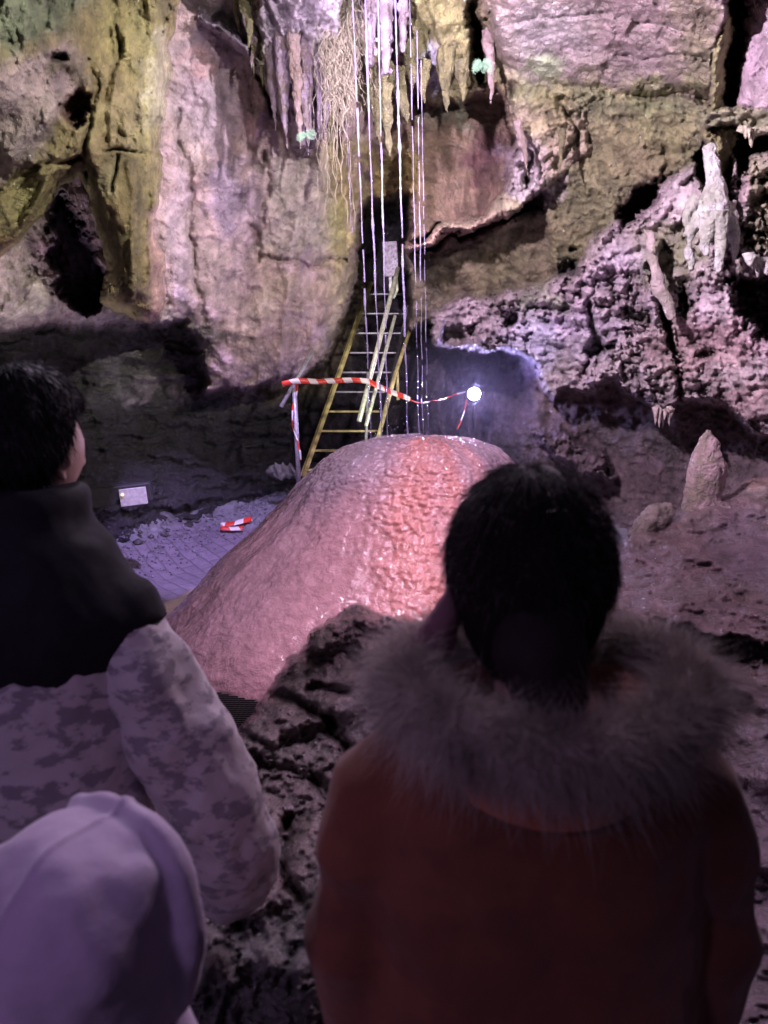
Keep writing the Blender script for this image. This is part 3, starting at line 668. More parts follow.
limb([(716, 228, 9), (714, 240, 4), (714, 246, 2)], D - .08)
s = displaced('flowstone_cluster', mb, M_FORM, mott((.52, .50, .54), (.33, .33, .30), 7, 8), .03, 15, 7, voxel=.0075, smooth_it=1)
tag(s, 'pale white flowstone with drooping finger like legs on the right wall', 'flowstone')
mb = MB()
limb([(652, 232, 3), (650, 244, 4), (652, 258, 5), (655, 272, 5), (660, 290, 6), (668, 306, 5), (672, 318, 3)], 6.2)
limb([(648, 234, 2), (643, 228, 1.5)], 6.2)
s = displaced('calcite_column', mb, M_FORM, mott((.42, .34, .35), (.30, .26, .24), 8), .03, 12, 8, voxel=.012, smooth_it=2)
tag(s, 'thin pinkish leaning calcite column rising among the knobbly rock left of the white flowstone', 'column')

# stalactites: (x, y top, y tip, radius px, depth, colour, flat)
def stalactite(name, px, y0, y1, r, D, c1, c2, lean=0, blade=1.0, seed=0, voxel=None):
    mb = MB(); n = 7; pts = []; rr = []
    for i in range(n):
        t = i / (n - 1)
        pts.append(V(px + lean * t + math.sin(seed + t * 5) * 1.2, y0 + (y1 - y0) * t, D))
        rr.append(r * D / F * (max(.06, (1 - t ** 1.6)) if blade == 1.0 else max(.05, math.sin(math.pi * min(.97, .45 + .52 * t)))))
    mb.tube(pts, rr, 14, flat=blade, flatdir=(1, 0, 0))
    return displaced(name, mb, M_FORM, mott(tuple(q * .8 for q in c1), c2, seed, 14), .028, 17, seed, voxel=voxel or max(.006, r * D / F * .12), smooth_it=1)
LIL = ((.29, .22, .33), (.16, .12, .14)); OLV = ((.19, .17, .09), (.11, .10, .06)); PNK = ((.30, .22, .25), (.18, .13, .13))
spec = [
    (268, -30, 132, 9, 6.0, LIL, 8, 'long lilac stalactite at the left edge of the fluted cluster'), (280, -40, 148, 11, 5.9, LIL, 6, 'thick purple stalactite second from the left in the fluted cluster'),
    (292, -20, 152, 8, 5.8, PNK, 8, 'pinkish stalactite in the middle of the fluted cluster, above the small fern'), (304, -40, 155, 9, 5.9, LIL, 4, 'lilac stalactite with the lowest tip in the fluted cluster'),
    (316, -30, 140, 8, 6.0, LIL, 4, 'purple stalactite right beside the hanging root mat'), (258, -20, 92, 8, 6.1, OLV, 6, 'short olive stalactite at the far left of the fluted cluster'),
    (330, 60, 160, 6, 6.3, OLV, 2, 'narrow olive stalactite behind the root mat'), (424, 60, 104, 6, 6.4, OLV, 0, 'short olive stalactite just right of the water threads'),
    (447, 50, 112, 9, 6.4, OLV, -1, 'broad olive stalactite under the drapery right of the water threads'), (462, 60, 102, 7, 6.4, OLV, 0, 'stubby olive stalactite above the brown hollow'),
    (489, 30, 105, 6, 6.4, PNK, 2, 'pinkish stalactite beside the pale green fern'), (516, 120, 180, 4, 6.5, PNK, 14, 'slender pink stalactite on the ropey shelf'),
    (561, 130, 178, 3.5, 6.5, OLV, 0, 'thin olive stalactite at the right end of the ropey shelf'),
]
rnd = random.Random(31)
for i in range(16):
    px = rnd.uniform(236, 328); low_ = np.interp(px, [236, 262, 290, 328], [40, 84, 140, 128])
    o = stalactite('stalactite', px, low_ - 60, low_ + rnd.uniform(-14, 14), rnd.uniform(3, 5.5), rnd.uniform(5.75, 6.2), *(LIL if i % 3 else OLV), lean=rnd.uniform(0, 6), seed=i + 140)
    tag(o, 'small dark stalactite crowded in the fluted cluster left of the root mat', 'stalactite', 'small stalactites of the fluted cluster')
for i, (px, y0, y1, r, D, c_, lean, lab) in enumerate(spec):
    o = stalactite('stalactite', px, y0, y1, r, D, c_[0], c_[1], lean, 1.0, i + 20)
    tag(o, lab, 'stalactite', 'stalactites hanging from the cave roof')
spec = [(356, 40, 118, 7, 6.2, 10, 'small olive drapery blade left of the first water thread'), (368, 50, 150, 7, 6.1, 14, 'olive drapery blade hanging lowest on the left among the water threads'), (384, 60, 160, 8, 6.0, 6, 'long olive drapery blade in the middle of the water threads'),
        (397, 66, 126, 8, 6.15, 10, 'rounded olive drapery blade with a pale rim among the water threads'), (374, 40, 110, 8, 6.3, 4, 'broad olive drapery blade behind the middle water threads'), (410, 40, 98, 7, 6.3, 2, 'short olive drapery blade right of the thickest water thread')]
for i, (px, y0, y1, r, D, lean, lab) in enumerate(spec):
    o = stalactite('drapery_blade', px, y0, y1, r, D, (.16, .145, .08), (.10, .09, .055), lean, .35, i + 50)
    tag(o, lab, 'drapery', 'drapery blades among the water threads')
# crusted sparkling stalactites at the very top
for i, (px, y0, y1, r, D, lab) in enumerate([(357, -60, 62, 6, 5.9, 'crusted lilac stalactite beside the root mat at the top'), (371, -60, 66, 8, 5.8, 'thick crusted lilac stalactite left of the middle water thread'), (386, -60, 74, 9, 5.8, 'widest crusted pinkish stalactite with a knobbly surface at the top'), (403, -60, 52, 6, 5.9, 'short crusted pinkish stalactite at the top right of the water')]):
    mb = MB()
    for q in range(46):
        t = random.random(); yy = y0 + (y1 - y0) * t; w = r * (1 - .55 * t ** 3)
        p = V(px + random.uniform(-w, w), yy, D + random.uniform(-.05, .05)); rr = random.uniform(.010, .022)
        mb.tube([p + Vector((0, 0, rr)), p, p - Vector((0, 0, rr * 1.4))], [rr * .5, rr, rr * .4], 7)
    mb.tube([V(px, y0, D), V(px, (y0 + y1) / 2, D), V(px, y1, D)], [r * D / F * .9, r * D / F * .75, r * D / F * .4], 12)
    o = displaced('crusted_stalactite', mb, M_FORM, mott((.27, .21, .32), (.16, .12, .16), i, 12), .012, 24, i + 90, voxel=.008, smooth_it=1)
    tag(o, lab, 'stalactite', 'crusted stalactites at the top of the water')

# drip fringes under ledges
def fringe(pts, D, n, lo, hi, r, col, lab, kindname='drip_fringe'):
    mb = MB(); mb.tube([V(a, b - 5, D + .05) for a, b in pts], [r * 1.7 * D / F] * len(pts), 8)
    for i in range(n):
        t = random.random() ** 1.0 * (len(pts) - 1); k_ = min(int(t), len(pts) - 2); u = t - k_
        px = pts[k_][0] * (1 - u) + pts[k_ + 1][0] * u; py = pts[k_][1] * (1 - u) + pts[k_ + 1][1] * u
        h = lo + (hi - lo) * random.random() ** 2.5; rr = r * random.uniform(.5, 1.5) * D / F; py += random.uniform(-5, 1); d = D + random.uniform(-.05, .08)
        mb.tube([V(px, py - 5, d), V(px, py, d), V(px + random.uniform(-1, 1), py + h * .6, d), V(px, py + h, d)], [rr * 1.6, rr, rr * .7, rr * .15], 7)
    o = displaced(kindname, mb, M_FORM, mott(col, tuple(c * .7 for c in col), 3), .004, 30, 3)
    tag(o, lab, 'drip fringe')
    return o
fringe([(738, 133), (752, 138), (772, 134), (800, 134)], 5.15, 14, 3, 9, 1.8, (.5, .46, .36), 'row of tiny drip points under the capped ledge at the right edge')
fringe([(748, 262), (760, 268), (790, 266)], 5.3, 12, 4, 14, 3.2, (.60, .58, .58), 'white drip fringe low on the right wall at the frame edge')
fringe([(655, 412), (662, 418), (672, 414)], 6.6, 9, 4, 15, 2.2, (.45, .36, .36), 'small pinkish drips under the knobbly rock above the pointed stalagmite')

# root mat: tangled pale roots, one object that nobody could count
M_ROOT = simple('pale_roots', (.24, .21, .18), .75)
mb = MB()
for i in range(620):
    px = 334 + random.gauss(0, 8); y = random.uniform(-50, 30); D = 5.75 + random.gauss(0, .06)
    L_ = random.uniform(40, 130)
    pts = []; n = 20; ax = random.uniform(0, 6); am = random.uniform(1.5, 5.5) if i < 600 else 1.5; y1 = min(y + L_, random.uniform(75, 140)) if i < 605 else random.uniform(150, 235)
    for q in range(n):
        t = q / (n - 1); drift = (7 if i % 3 else 20) * t * (random.random() * .2 + .9) * (1 if i % 2 else .3)
        pts.append(V(px + drift + am * math.sin(ax + t * 14) + random.gauss(0, 1.3), y + (y1 - y) * t + random.gauss(0, 1.5), D + .05 * math.cos(ax + t * 11)))
    mb.tube(pts, [random.uniform(.0010, .0026)] * n, 3)
o = mb.build('hanging_roots', M_ROOT); tag(o, 'dense mat of pale tangled roots hanging beside the falling water', 'roots', kind='stuff')

# ------------------------------------------------------------------ falling water
m, nt, b = newmat('falling_water'); L = nt.links
b.inputs['Base Color'].default_value = (.62, .56, .95, 1); b.inputs['Roughness'].default_value = .18; b.inputs['Transmission Weight'].default_value = .7; b.inputs['Alpha'].default_value = .6; b.inputs['IOR'].default_value = 1.33
b.inputs['Coat Weight'].default_value = .6
tc = N(nt, 'ShaderNodeTexCoord'); n0 = N(nt, 'ShaderNodeTexNoise'); n0.inputs['Scale'].default_value = 60; L.new(tc.outputs['Object'], n0.inputs['Vector'])
bp = N(nt, 'ShaderNodeBump'); bp.inputs['Distance'].default_value = .01; bp.inputs['Strength'].default_value = .6; L.new(n0.outputs['Fac'], bp.inputs['Height']); L.new(bp.outputs['Normal'], b.inputs['Normal'])
M_WATER = m
def thread(x0, x1, y0, y1, w, D, lab, bow=0., gaps=.0, seed=0):
    gaps += .012
    rnd = random.Random(seed); mb = MB(); seg = []; n = 150; rr = []
    for i in range(n):
        t = i / (n - 1)
        px = x0 + (x1 - x0) * t + bow * math.sin(math.pi * t) + .5 * math.sin(t * 40 + seed) * t
        rad = w * .85 * D / F * .5 * (1 - .3 * t) * (1 + .4 * math.sin(t * 90 + seed) * math.sin(t * 37)) * (1 + .35 * math.sin(t * 17 + seed * 2)) * rnd.uniform(.75, 1.15)
        if rnd.random() < gaps * (.3 + t):
            if len(seg) > 3: mb.tube(seg, rr, 6)
            seg, rr = [], []; continue
        seg.append(V(px, y0 + (y1 - y0) * t, D)); rr.append(rad)
    if len(seg) > 3: mb.tube(seg, rr, 6)
    o = mb.build('water_thread', M_WATER)
    tag(o, lab, 'falling water', 'threads of falling water')
thread(351, 371, -40, 440, 2.0, 5.55, 'leftmost thread of falling water, leaning slightly to the right', 0, .01, 1)
thread(364, 382, -40, 437, 2.4, 5.60, 'second thread of falling water from the left, passing the leaning handrail', -1, .0, 2)
thread(377, 388, -40, 437, 2.0, 5.50, 'third thread of falling water from the left, in front of the grey board', 0, .02, 3)
thread(394, 408, -40, 436, 2.8, 5.45, 'thickest and brightest thread of falling water, right of the grey board', 0, .0, 4)
thread(409, 419, -30, 436, 1.2, 5.60, 'fine broken thread of falling water right of the thickest one', 0, .07, 5)
thread(417, 423, 30, 436, 1.2, 5.50, 'fine thread of falling water second from the right', 0, .05, 6)
thread(421, 428, 60, 436, .9, 5.60, 'rightmost hair thin thread of falling water', 0, .08, 7)
thread(346, 352, 110, 235, .9, 5.9, 'short thin drip line hanging at the far left of the water', 0, .03, 8)

mb = MB(); rnd = random.Random(9)
for (px, py, D) in ((371, 440, 5.5), (382, 438, 5.5), (388, 438, 5.45), (408, 437, 5.4), (419, 437, 5.5)):
    c0 = V(px, py, D)
    for q in range(16):
        d_ = Vector((rnd.gauss(0, .05), rnd.gauss(0, .05), abs(rnd.gauss(0, .05)) + .005)); r_ = rnd.uniform(.0015, .004)
        mb.tube([c0 + d_ + Vector((0, 0, r_)), c0 + d_, c0 + d_ - Vector((0, 0, r_ * 1.4))], [r_ * .4, r_, r_ * .3], 6)
o = mb.build('water_splash', M_WATER); tag(o, 'fine spray of droplets where the water threads hit the mound', 'splash', kind='stuff')

# ------------------------------------------------------------------ ladder, rails, tape
M_YEL = simple('worn_yellow_paint', (.50, .44, .17), .45, nvar=.6, nscale=9)
M_ALU = simple('pale_handrail_metal', (.62, .66, .50), .4, metal=.3, nvar=.3)
M_STEEL = simple('dull_steel', (.34, .34, .36), .45, metal=.4, nvar=.4)
M_DARK = simple('black_metal', (.03, .03, .035), .5)
M_BOX = simple('grey_cabinet', (.30, .30, .32), .4, metal=.2)
M_BULB = bpy.data.materials.new('lamp_glow'); M_BULB.use_nodes = True
bb = M_BULB.node_tree.nodes['Principled BSDF']; bb.inputs['Emission Color'].default_value = (.62, .54, 1, 1); bb.inputs['Emission Strength'].default_value = 460
m, nt, b = newmat('red_white_tape'); L = nt.links
atn = N(nt, 'ShaderNodeAttribute', attribute_name='Along'); sn = N(nt, 'ShaderNodeMath', operation='FRACT'); L.new(atn.outputs['Fac'], sn.inputs[0])
gt = N(nt, 'ShaderNodeMath', operation='GREATER_THAN'); gt.inputs[1].default_value = .5; L.new(sn.outputs[0], gt.inputs[0])
mx = N(nt, 'ShaderNodeMix', data_type='RGBA'); mx.inputs[6].default_value = (.62, .05, .03, 1); mx.inputs[7].default_value = (.72, .68, .66, 1); L.new(gt.outputs[0], mx.inputs['Factor']); L.new(mx.outputs[2], b.inputs['Base Color'])
b.inputs['Roughness'].default_value = .35
M_TAPE = m
def tape(name, pts, width, up, stripe=.10, parent=None, skew=.6, twist=0., seed=0):
    """thin plastic ribbon with its two sides 1 mm apart"""
    P_ = [Vector(p) for p in pts]; fine = []
    for i in range(len(P_) - 1):
        for q in range(10): fine.append(P_[i].lerp(P_[i + 1], q / 10))
    fine.append(P_[-1]); vs = []; al = []; s = 0; rnd = random.Random(seed)
    for i, p in enumerate(fine):
        if i: s += (p - fine[i - 1]).length
        t = (fine[min(i + 1, len(fine) - 1)] - fine[max(i - 1, 0)]).normalized()
        a = twist * s + .35 * math.sin(s * 9 + seed); u = (Vector(up) - t * t.dot(Vector(up))).normalized(); w = t.cross(u)
        u2 = u * math.cos(a) + w * math.sin(a); w2 = t.cross(u2)
        for k_, (e, g) in enumerate([(-.5, 0), (0, .006), (.5, 0), (.5, .001), (0, .007), (-.5, .001)]):
            vs.append(p + u2 * e * width + w2 * (g + .004 * math.sin(s * 30))); al.append((s + e * width * skew) / stripe / 2)
    fs = []
    for i in range(len(fine) - 1):
        for k_ in range(6): fs.append((i * 6 + k_, i * 6 + (k_ + 1) % 6, (i + 1) * 6 + (k_ + 1) % 6, (i + 1) * 6 + k_))
    fs += [(0, 1, 2, 3, 4, 5)[::-1], tuple((len(fine) - 1) * 6 + k_ for k_ in range(6))]
    o = mesh_np(name, np.array([tuple(v) for v in vs]), fs, M_TAPE, parent)
    a_ = o.data.attributes.new('Along', 'FLOAT', 'POINT'); a_.data.foreach_set('value', np.array(al, np.float32)); return o

# steps: foot behind the mound, head up in the shaft
st = empty('metal_ladder', V(345, 470, 8.3)); tag(st, 'yellow painted metal ladder stair climbing into the dark shaft behind the mound', 'ladder')
def part(mb, name, mat, par, lab=None, smooth=True):
    o = mb.build(name, mat, None, smooth); adopt(o, par)
    if lab: o['label'] = lab
    return o
def lerp2(a, b, t): return a[0] + (b[0] - a[0]) * t, a[1] + (b[1] - a[1]) * t
Lb, Lt, Rb, Rt = (303, 476), (376, 268), (372, 466), (417, 268)
Dl = lambda t: 8.2 + 2.3 * t
for (a, b_) in ((Lb, Lt), (Rb, Rt)):
    mb = MB(); p0 = V(*a, Dl(0)); p1 = V(*b_, Dl(1)); mb.tube([p0, p1], [.036, .036] if a is Lb else [.02, .02], 4, flatdir=(1, 0, .3), flat=.45); part(mb, 'rail', M_YEL if a is Lb else M_STEEL, st, smooth=False)
for i in range(11):
    yy = 470 - 19.5 * i; t = (476 - yy) / 208
    a = lerp2(Lb, Lt, t); b_ = lerp2(Rb, Rt, t); D = Dl(t)
    p0, p1 = V(a[0], yy, D), V(b_[0] + 1, yy, D); c_ = (p0 + p1) / 2; w = (p1 - p0).length
    mb = MB(); mb.box(c_, (w, .09, .022), None, .005); part(mb, 'rung', M_YEL if i < 4 else M_STEEL, st, smooth=False)
hr = empty('handrail', V(372, 428, 8.1)); tag(hr, 'pair of long pale handrail rods leaning across the ladder to the grey board', 'handrail')
mb = MB(); mb.tube([V(398, 268, 8.6), V(359, 421, 7.7)], .026, 8); part(mb, 'rail', M_ALU, hr)
mb = MB(); mb.tube([V(395, 316, 8.5), V(366, 426, 7.8)], .020, 8); part(mb, 'rail', M_ALU, hr)
mb = MB(); mb.tube([V(396, 276, 8.6), V(397, 290, 8.6), V(393, 298, 8.6)], .018, 6); part(mb, 'bracket', M_ALU, hr)
mb = MB(); mb.tube([V(368, 372, 7.9), V(366, 440, 7.9)], .016, 6); part(mb, 'post', M_STEEL, hr)
hr = empty('handrail', V(380, 436, 8.2)); tag(hr, 'single yellow handrail bar rising at the right side of the ladder', 'handrail')
mb = MB(); mb.tube([V(410, 330, 9.2), V(396, 372, 8.8), V(378, 438, 8.2)], .024, 8); part(mb, 'rail', M_YEL, hr)
mb = MB(); mb.tube([V(397, 368, 8.82), V(398, 400, 8.82)], .018, 8); part(mb, 'post', M_YEL, hr)
bd = empty('notice_board', V(391, 276, 8.9)); tag(bd, 'small upright grey board at the top of the leaning handrail', 'board')
c_ = V(390.5, 259, 8.9); mb = MB(); mb.box(c_, (.165, .03, .38), Matrix.Rotation(-.06, 3, 'Y'), .006); part(mb, 'panel', simple('speckled_board', (.50, .45, .58), .5, nscale=40, nvar=.5), bd, smooth=False)
mb = MB(); mb.box(c_ + Vector((0, .03, -.1)), (.04, .04, .5), None, .004); part(mb, 'post', M_STEEL, bd, smooth=False)

mb = MB(); bp_ = empty('barrier_post', V(300, 478, 7.7)); tag(bp_, 'thin steel barrier post wrapped with red and white tape left of the ladder', 'post')
p0, p1 = V(299, 486, 7.6), V(294, 381, 7.6); mb.tube([p0, p1], .024, 12); part(mb, 'post', M_STEEL, bp_)
pts = [p1.lerp(p0, t) + Vector((.035 * math.cos(t * 9), -.03 + .02 * math.sin(t * 9), 0)) for t in [i / 12 for i in range(10)]]
o = tape('wrapped_tape', pts, .026, (1, 0, 0), seed=3, twist=3); adopt(o, bp_)
mb = MB(); mb.tube([V(281, 407, 7.55), V(313, 350, 7.75)], [.022, .02], 8)
o = mb.build('leaning_pole', M_STEEL); tag(o, 'short grey pole tied slantwise to the top of the barrier post', 'pole')
o = tape('barrier_tape', [V(282, 384, 7.5), V(296, 381, 7.5), V(320, 381.5, 7.6), V(352, 380, 7.7), V(368, 381, 7.75), V(380, 387, 7.8), V(394, 393, 7.9), V(405, 397, 8.0), V(410, 400, 8.0)], .055, (0, .15, 1), .09, seed=1, twist=.25)
tag(o, 'red and white barrier tape stretched across the foot of the ladder', 'barrier tape')
o = tape('barrier_tape', [V(410, 400, 8.0), V(418, 403, 8.1), V(428, 402, 8.3), V(444, 399, 8.6), V(456, 394, 8.8), V(466, 392, 8.85)], .016, (0, .15, 1), .2, seed=4, twist=9)
tag(o, 'thin twisted end of tape trailing right towards the lamp', 'barrier tape')
o = tape('barrier_tape', [V(467, 400, 8.7), V(464, 412, 8.7), V(460, 424, 8.7), V(457, 429, 8.68)], .014, (1, 0, 0), .12, seed=8, twist=3)
tag(o, 'reddish scrap of tape hanging below the bright lamp', 'barrier tape')
gz = float(groundz(np.array([-1.3]), np.array([8.0]))[0])
def onfloor(px, py):
    x, y, z = [float(a) for a in ray(px, py)]
    t = 1.0
    for _ in range(60):
        h = CAM[2] + z * t - float(groundz(np.array([x * t]), np.array([y * t]))[0]); t += h / (abs(z) + .2)
    return Vector((x * t, y * t, CAM[2] + z * t + .05))
o = tape('barrier_tape', [onfloor(252, 523), onfloor(238, 527), onfloor(221, 530), onfloor(222, 533), onfloor(243, 533)], .06, (0, .6, .8), .11, seed=6)
tag(o, 'loop of red and white tape lying on the gravel left of the mound', 'barrier tape')

# flat rocks at the foot of the post
mb = MB()
for i in range(9):
    mb.tube([V(266 + i * 3.4, 474 - 1.2 * abs(4 - i) + 3, 8.6), V(276 + i * 2.6, 467 + (i % 3) * 4, 8.5), V(290 + i * .8, 472, 8.6)], [.02, .07, .02], 8, flat=.8)
o = displaced('flat_rocks', mb, M_FORM, mott((.16, .16, .14), (.09, .09, .08), 4), .05, 9, 4, voxel=.015, smooth_it=1)
tag(o, 'low pile of flat dark stones at the foot of the barrier post', 'rock pile')

# cabinet on the left
cb = empty('control_box', V(122, 508, 6.6)); tag(cb, 'long grey metal box with a lit front at the foot of the dark wall', 'box')
c1 = V(131, 497, 6.45); R_ = Matrix.Rotation(.22, 3, 'Z') @ Matrix.Rotation(-.10, 3, 'Y')
mb = MB(); mb.box(c1 + Vector((-.18, .12, 0)), (.62, .16, .16), R_, .008); part(mb, 'body', M_DARK, cb, smooth=False)
mb = MB(); mb.box(c1 + Vector((.012, .025, 0)), (.225, .03, .150), R_, .004); part(mb, 'front_panel', simple('pale_panel', (.50, .49, .52), .4), cb, smooth=False)
mb = MB(); mb.tube([c1 + Vector((-.07, -.005, .02)), c1 + Vector((-.07, -.02, .02))], [.012, .011], 14)
mt = bpy.data.materials.new('indicator_light'); mt.use_nodes = True; q = mt.node_tree.nodes['Principled BSDF']; q.inputs['Base Color'].default_value = (.9, .75, .3, 1); q.inputs['Emission Color'].default_value = (1, .75, .3, 1); q.inputs['Emission Strength'].default_value = 1.2
part(mb, 'indicator_light', mt, cb)

# floor grating in front of the mound
gr = empty('floor_grating', (-.8, 3.75, .06)); tag(gr, 'black perforated metal grating on the floor at the foot of the pink mound', 'grating')
mb = MB()
for i in range(46): mb.box((-1.35 + i * .025, 3.72, .03), (.007, .56, .03))
part(mb, 'bearing_bars', M_DARK, gr, smooth=False)
mb = MB()
for i in range(22): mb.box((-.79, 3.45 + i * .025, .037), (1.16, .006, .03))
part(mb, 'cross_bars', M_DARK, gr, smooth=False)
mb = MB()
for s_ in (-1, 1):
    mb.box((-.79, 3.72 + s_ * .29, .03), (1.2, .02, .05)); 
    mb.box((-.79 + s_ * .59, 3.72, .031), (.02, .54, .05))
part(mb, 'frame', M_DARK, gr, smooth=False)

# lamp on a bracket in the recess
lp = empty('cave_lamp', V(474, 396, 8.75)); tag(lp, 'round floodlight glowing bright white in the dark recess right of the ladder', 'lamp')
pc = V(474, 394, 8.6)
mb = MB(); mb.tube([pc + Vector((0, .10, 0)), pc + Vector((0, .02, 0)), pc + Vector((0, -.01, 0))], [.05, .085, .088], 24); part(mb, 'housing', M_DARK, lp)
mb = MB(); n = 10; mb.tube([pc + Vector((0, -.012 - .06 * math.sin(i / n * math.pi / 2), 0)) for i in range(n + 1)], [max(.002, .068 * math.cos(i / n * math.pi / 2)) for i in range(n + 1)], 24); part(mb, 'lens', M_BULB, lp)
mb = MB(); mb.tube([pc + Vector((0, .08, -.05)), pc + Vector((0, .15, -.25)), pc + Vector((.05, .4, -.4))], .015, 8); part(mb, 'bracket', M_DARK, lp)

# volume added round the lamp to give it a glow
mb = MB(); n = 12; R0 = .85
mb.tube([pc + Vector((0, 0, R0 * math.cos(math.pi * i / n))) + Vector((0, -.05, 0)) for i in range(n + 1)], [max(.004, R0 * math.sin(math.pi * i / n)) for i in range(n + 1)], 24)
m = bpy.data.materials.new('halo_haze'); m.use_nodes = True; nt = m.node_tree; nt.nodes.clear()
ov = N(nt, 'ShaderNodeOutputMaterial'); pv_ = N(nt, 'ShaderNodeVolumePrincipled'); pv_.inputs['Color'].default_value = (.80, .74, 1, 1); pv_.inputs['Density'].default_value = .036; pv_.inputs['Anisotropy'].default_value = .2
nt.links.new(pv_.outputs[0], ov.inputs['Volume'])
o = mb.build('lamp_halo', m); tag(o, 'faint added volume that gives the floodlight a violet glow', 'lamp_halo', kind='stuff')

# small ferns that live off the lamps
M_FERN = simple('lamp_fern', (.14, .24, .18), .5, nvar=.3)
def fern(px, py, D, n, ln, lab, seed):
    rnd = random.Random(seed); mb = MB(); c0 = V(px, py, D)
    for i in range(n):
        a = rnd.uniform(-2.9, .3); d = Vector((math.cos(a), -.5, math.sin(a) * .6 + .25)).normalized(); L_ = ln * rnd.uniform(.6, 1.1)
        pts = [c0 + d * L_ * t + Vector((0, 0, -.5 * L_ * t * t)) for t in [q / 8 for q in range(9)]]
        mb.tube(pts, [.003 * (1 - .7 * q / 8) for q in range(9)], 4)
        for q in range(1, 9):
            t = (pts[q] - pts[q - 1]).normalized(); s_ = t.cross(Vector((0, 1, 0))).normalized(); w = L_ * .32 * math.sin(math.pi * (q / 9) ** .7) + .006
            for sg in (-1, 1):
                b0 = pts[q]; e = b0 + (s_ * sg + t * .5).normalized() * w + Vector((0, rnd.uniform(-.01, .01), 0)); mid_ = (b0 + e) / 2; wd = t * L_ * .045
                mb.add([b0 - wd * .3, mid_ - wd, e, mid_ + wd, mid_ + Vector((0, -.004, 0))], [(0, 1, 4), (1, 2, 4), (2, 3, 4), (3, 0, 4)])
    o = mb.build('fern', M_FERN); tag(o, lab, 'fern'); return o
fern(482, 62, 6.0, 11, .12, 'pale green fern on the ceiling edge right of the falling water', 3)
fern(306, 133, 5.5, 6, .07, 'tiny bluish fern among the lilac stalactites left of the root mat', 5)

# ------------------------------------------------------------------ light
w = bpy.data.worlds.new('World'); scene.world = w; w.use_nodes = True
bg = w.node_tree.nodes['Background']; bg.inputs['Color'].default_value = (.52, .40, .72, 1); bg.inputs['Strength'].default_value = .035
def lamp(name, typ, loc, target, energy, col, size=.1, angle=90, blend=.6):
    ld = bpy.data.lights.new(name, typ); ld.energy = energy; ld.color = col
    if typ == 'SPOT': ld.spot_size = math.radians(angle); ld.spot_blend = blend; ld.shadow_soft_size = size
    elif typ == 'AREA': ld.size = size
    else: ld.shadow_soft_size = size
    o = bpy.data.objects.new(name, ld); C.objects.link(o); o.location = loc
    if target is not None: o.rotation_euler = (Vector(target) - Vector(loc)).to_track_quat('-Z', 'Y').to_euler()
    return o
WARM = (1, .88, .88); PINKL = (1, .62, .78); VIO = (.62, .52, 1); ROSE = (1, .50, .60)
lamp('floodlight', 'SPOT', (1.7, 3.1, 3.5), (-1.35, 7.2, 4.2), 980, WARM, .05, 74, .9)
lamp('floodlight', 'SPOT', (.9, 2.0, 3.3), (-1.75, 4.7, 3.5), 520, (1, .90, .80), .05, 70, .8)  # extra lamp added to brighten the curtain
lamp('floodlight', 'SPOT', (-.7, 3.3, 3.7), (2.3, 6.6, 3.6), 1500, (1, .80, .96), .05, 96, .8)
lamp('floodlight', 'SPOT', (.2, 2.5, 3.5), (-.35, 5.0, .8), 285, (1, .70, .86), .03, 56)
lamp('floodlight', 'SPOT', (.1, 4.9, 4.2), (.0, 5.0, .9), 120, (.90, .68, 1), .03, 64)
lamp('floodlight', 'SPOT', (-1.0, 5.4, 3.9), (-1.6, 7.5, .1), 950, (.60, .44, 1), .05, 44)
lamp('floodlight', 'SPOT', (1.6, 3.6, 3.2), (1.2, 2.9, .4), 80, (1, .64, .88), .05, 130)  # lamp added to brighten the bank
lamp('floodlight', 'SPOT', (.15, 7.1, .85), (-.15, 9.3, 2.3), 42, (1, 1, .85), .05, 62)  # lamp added out of sight behind the mound to brighten the ladder
lamp('floodlight', 'SPOT', (-2.15, 4.5, 1.0), (-2.9, 6.2, 3.2), 60, (1, .85, .95), .05, 80)  # low lamp added to brighten the wall by the curtain opening
lamp('floodlight', 'SPOT', (.9, 2.7, 3.0), (-.1, 1.1, 1.0), 48, (.88, .72, 1), .12, 90)
lamp('floodlight', 'SPOT', (-.7, 2.6, 2.9), (-.2, 1.2, 1.0), 50, (.88, .72, 1), .12, 90)
lamp('floodlight', 'SPOT', (-1.3, -.7, 2.3), (-.45, 1.0, .9), 30, (.76, .50, 1), .15, 46)
lamp('lamp_light', 'POINT', tuple(pc + Vector((-.04, -.12, -.02))), None, 4, (.45, .38, 1), .05)

vs_ = scene.view_settings; vs_.view_transform = 'Standard'; vs_.look = 'None'; vs_.exposure = .3; vs_.gamma = 1
scene.cycles.use_denoising = True
scene.cycles.sample_clamp_indirect = 4

# ------------------------------------------------------------------ people
M_SKIN = simple('skin', (.55, .36, .30), .5, nvar=.08, bump=.08, bscale=90)
M_HAIRB = simple('black_hair', (.010, .009, .012), .6, spec=.2, nvar=.3, bump=.5, bscale=70)
M_HAIRD = simple('dark_hair', (.026, .018, .022), .7, spec=.2, nvar=.2, bump=.05, bscale=30)
M_LINING = simple('coat_lining', (.40, .13, .08), .7, nvar=.2)
M_FUR = simple('grey_fur', (.46, .39, .36), .6, nvar=.35, nscale=14)
M_BLACK = simple('black_nylon', (.010, .010, .014), .75, spec=.2, nvar=.2, bump=.25, bscale=22)
M_TROUS = simple('dark_trousers', (.02, .02, .025), .8)
M_SHOE = simple('dark_shoes', (.03, .03, .03), .6)
M_SCARF = simple('mauve_scarf', (.22, .11, .14), .8, nvar=.3, bump=.4, bscale=40)

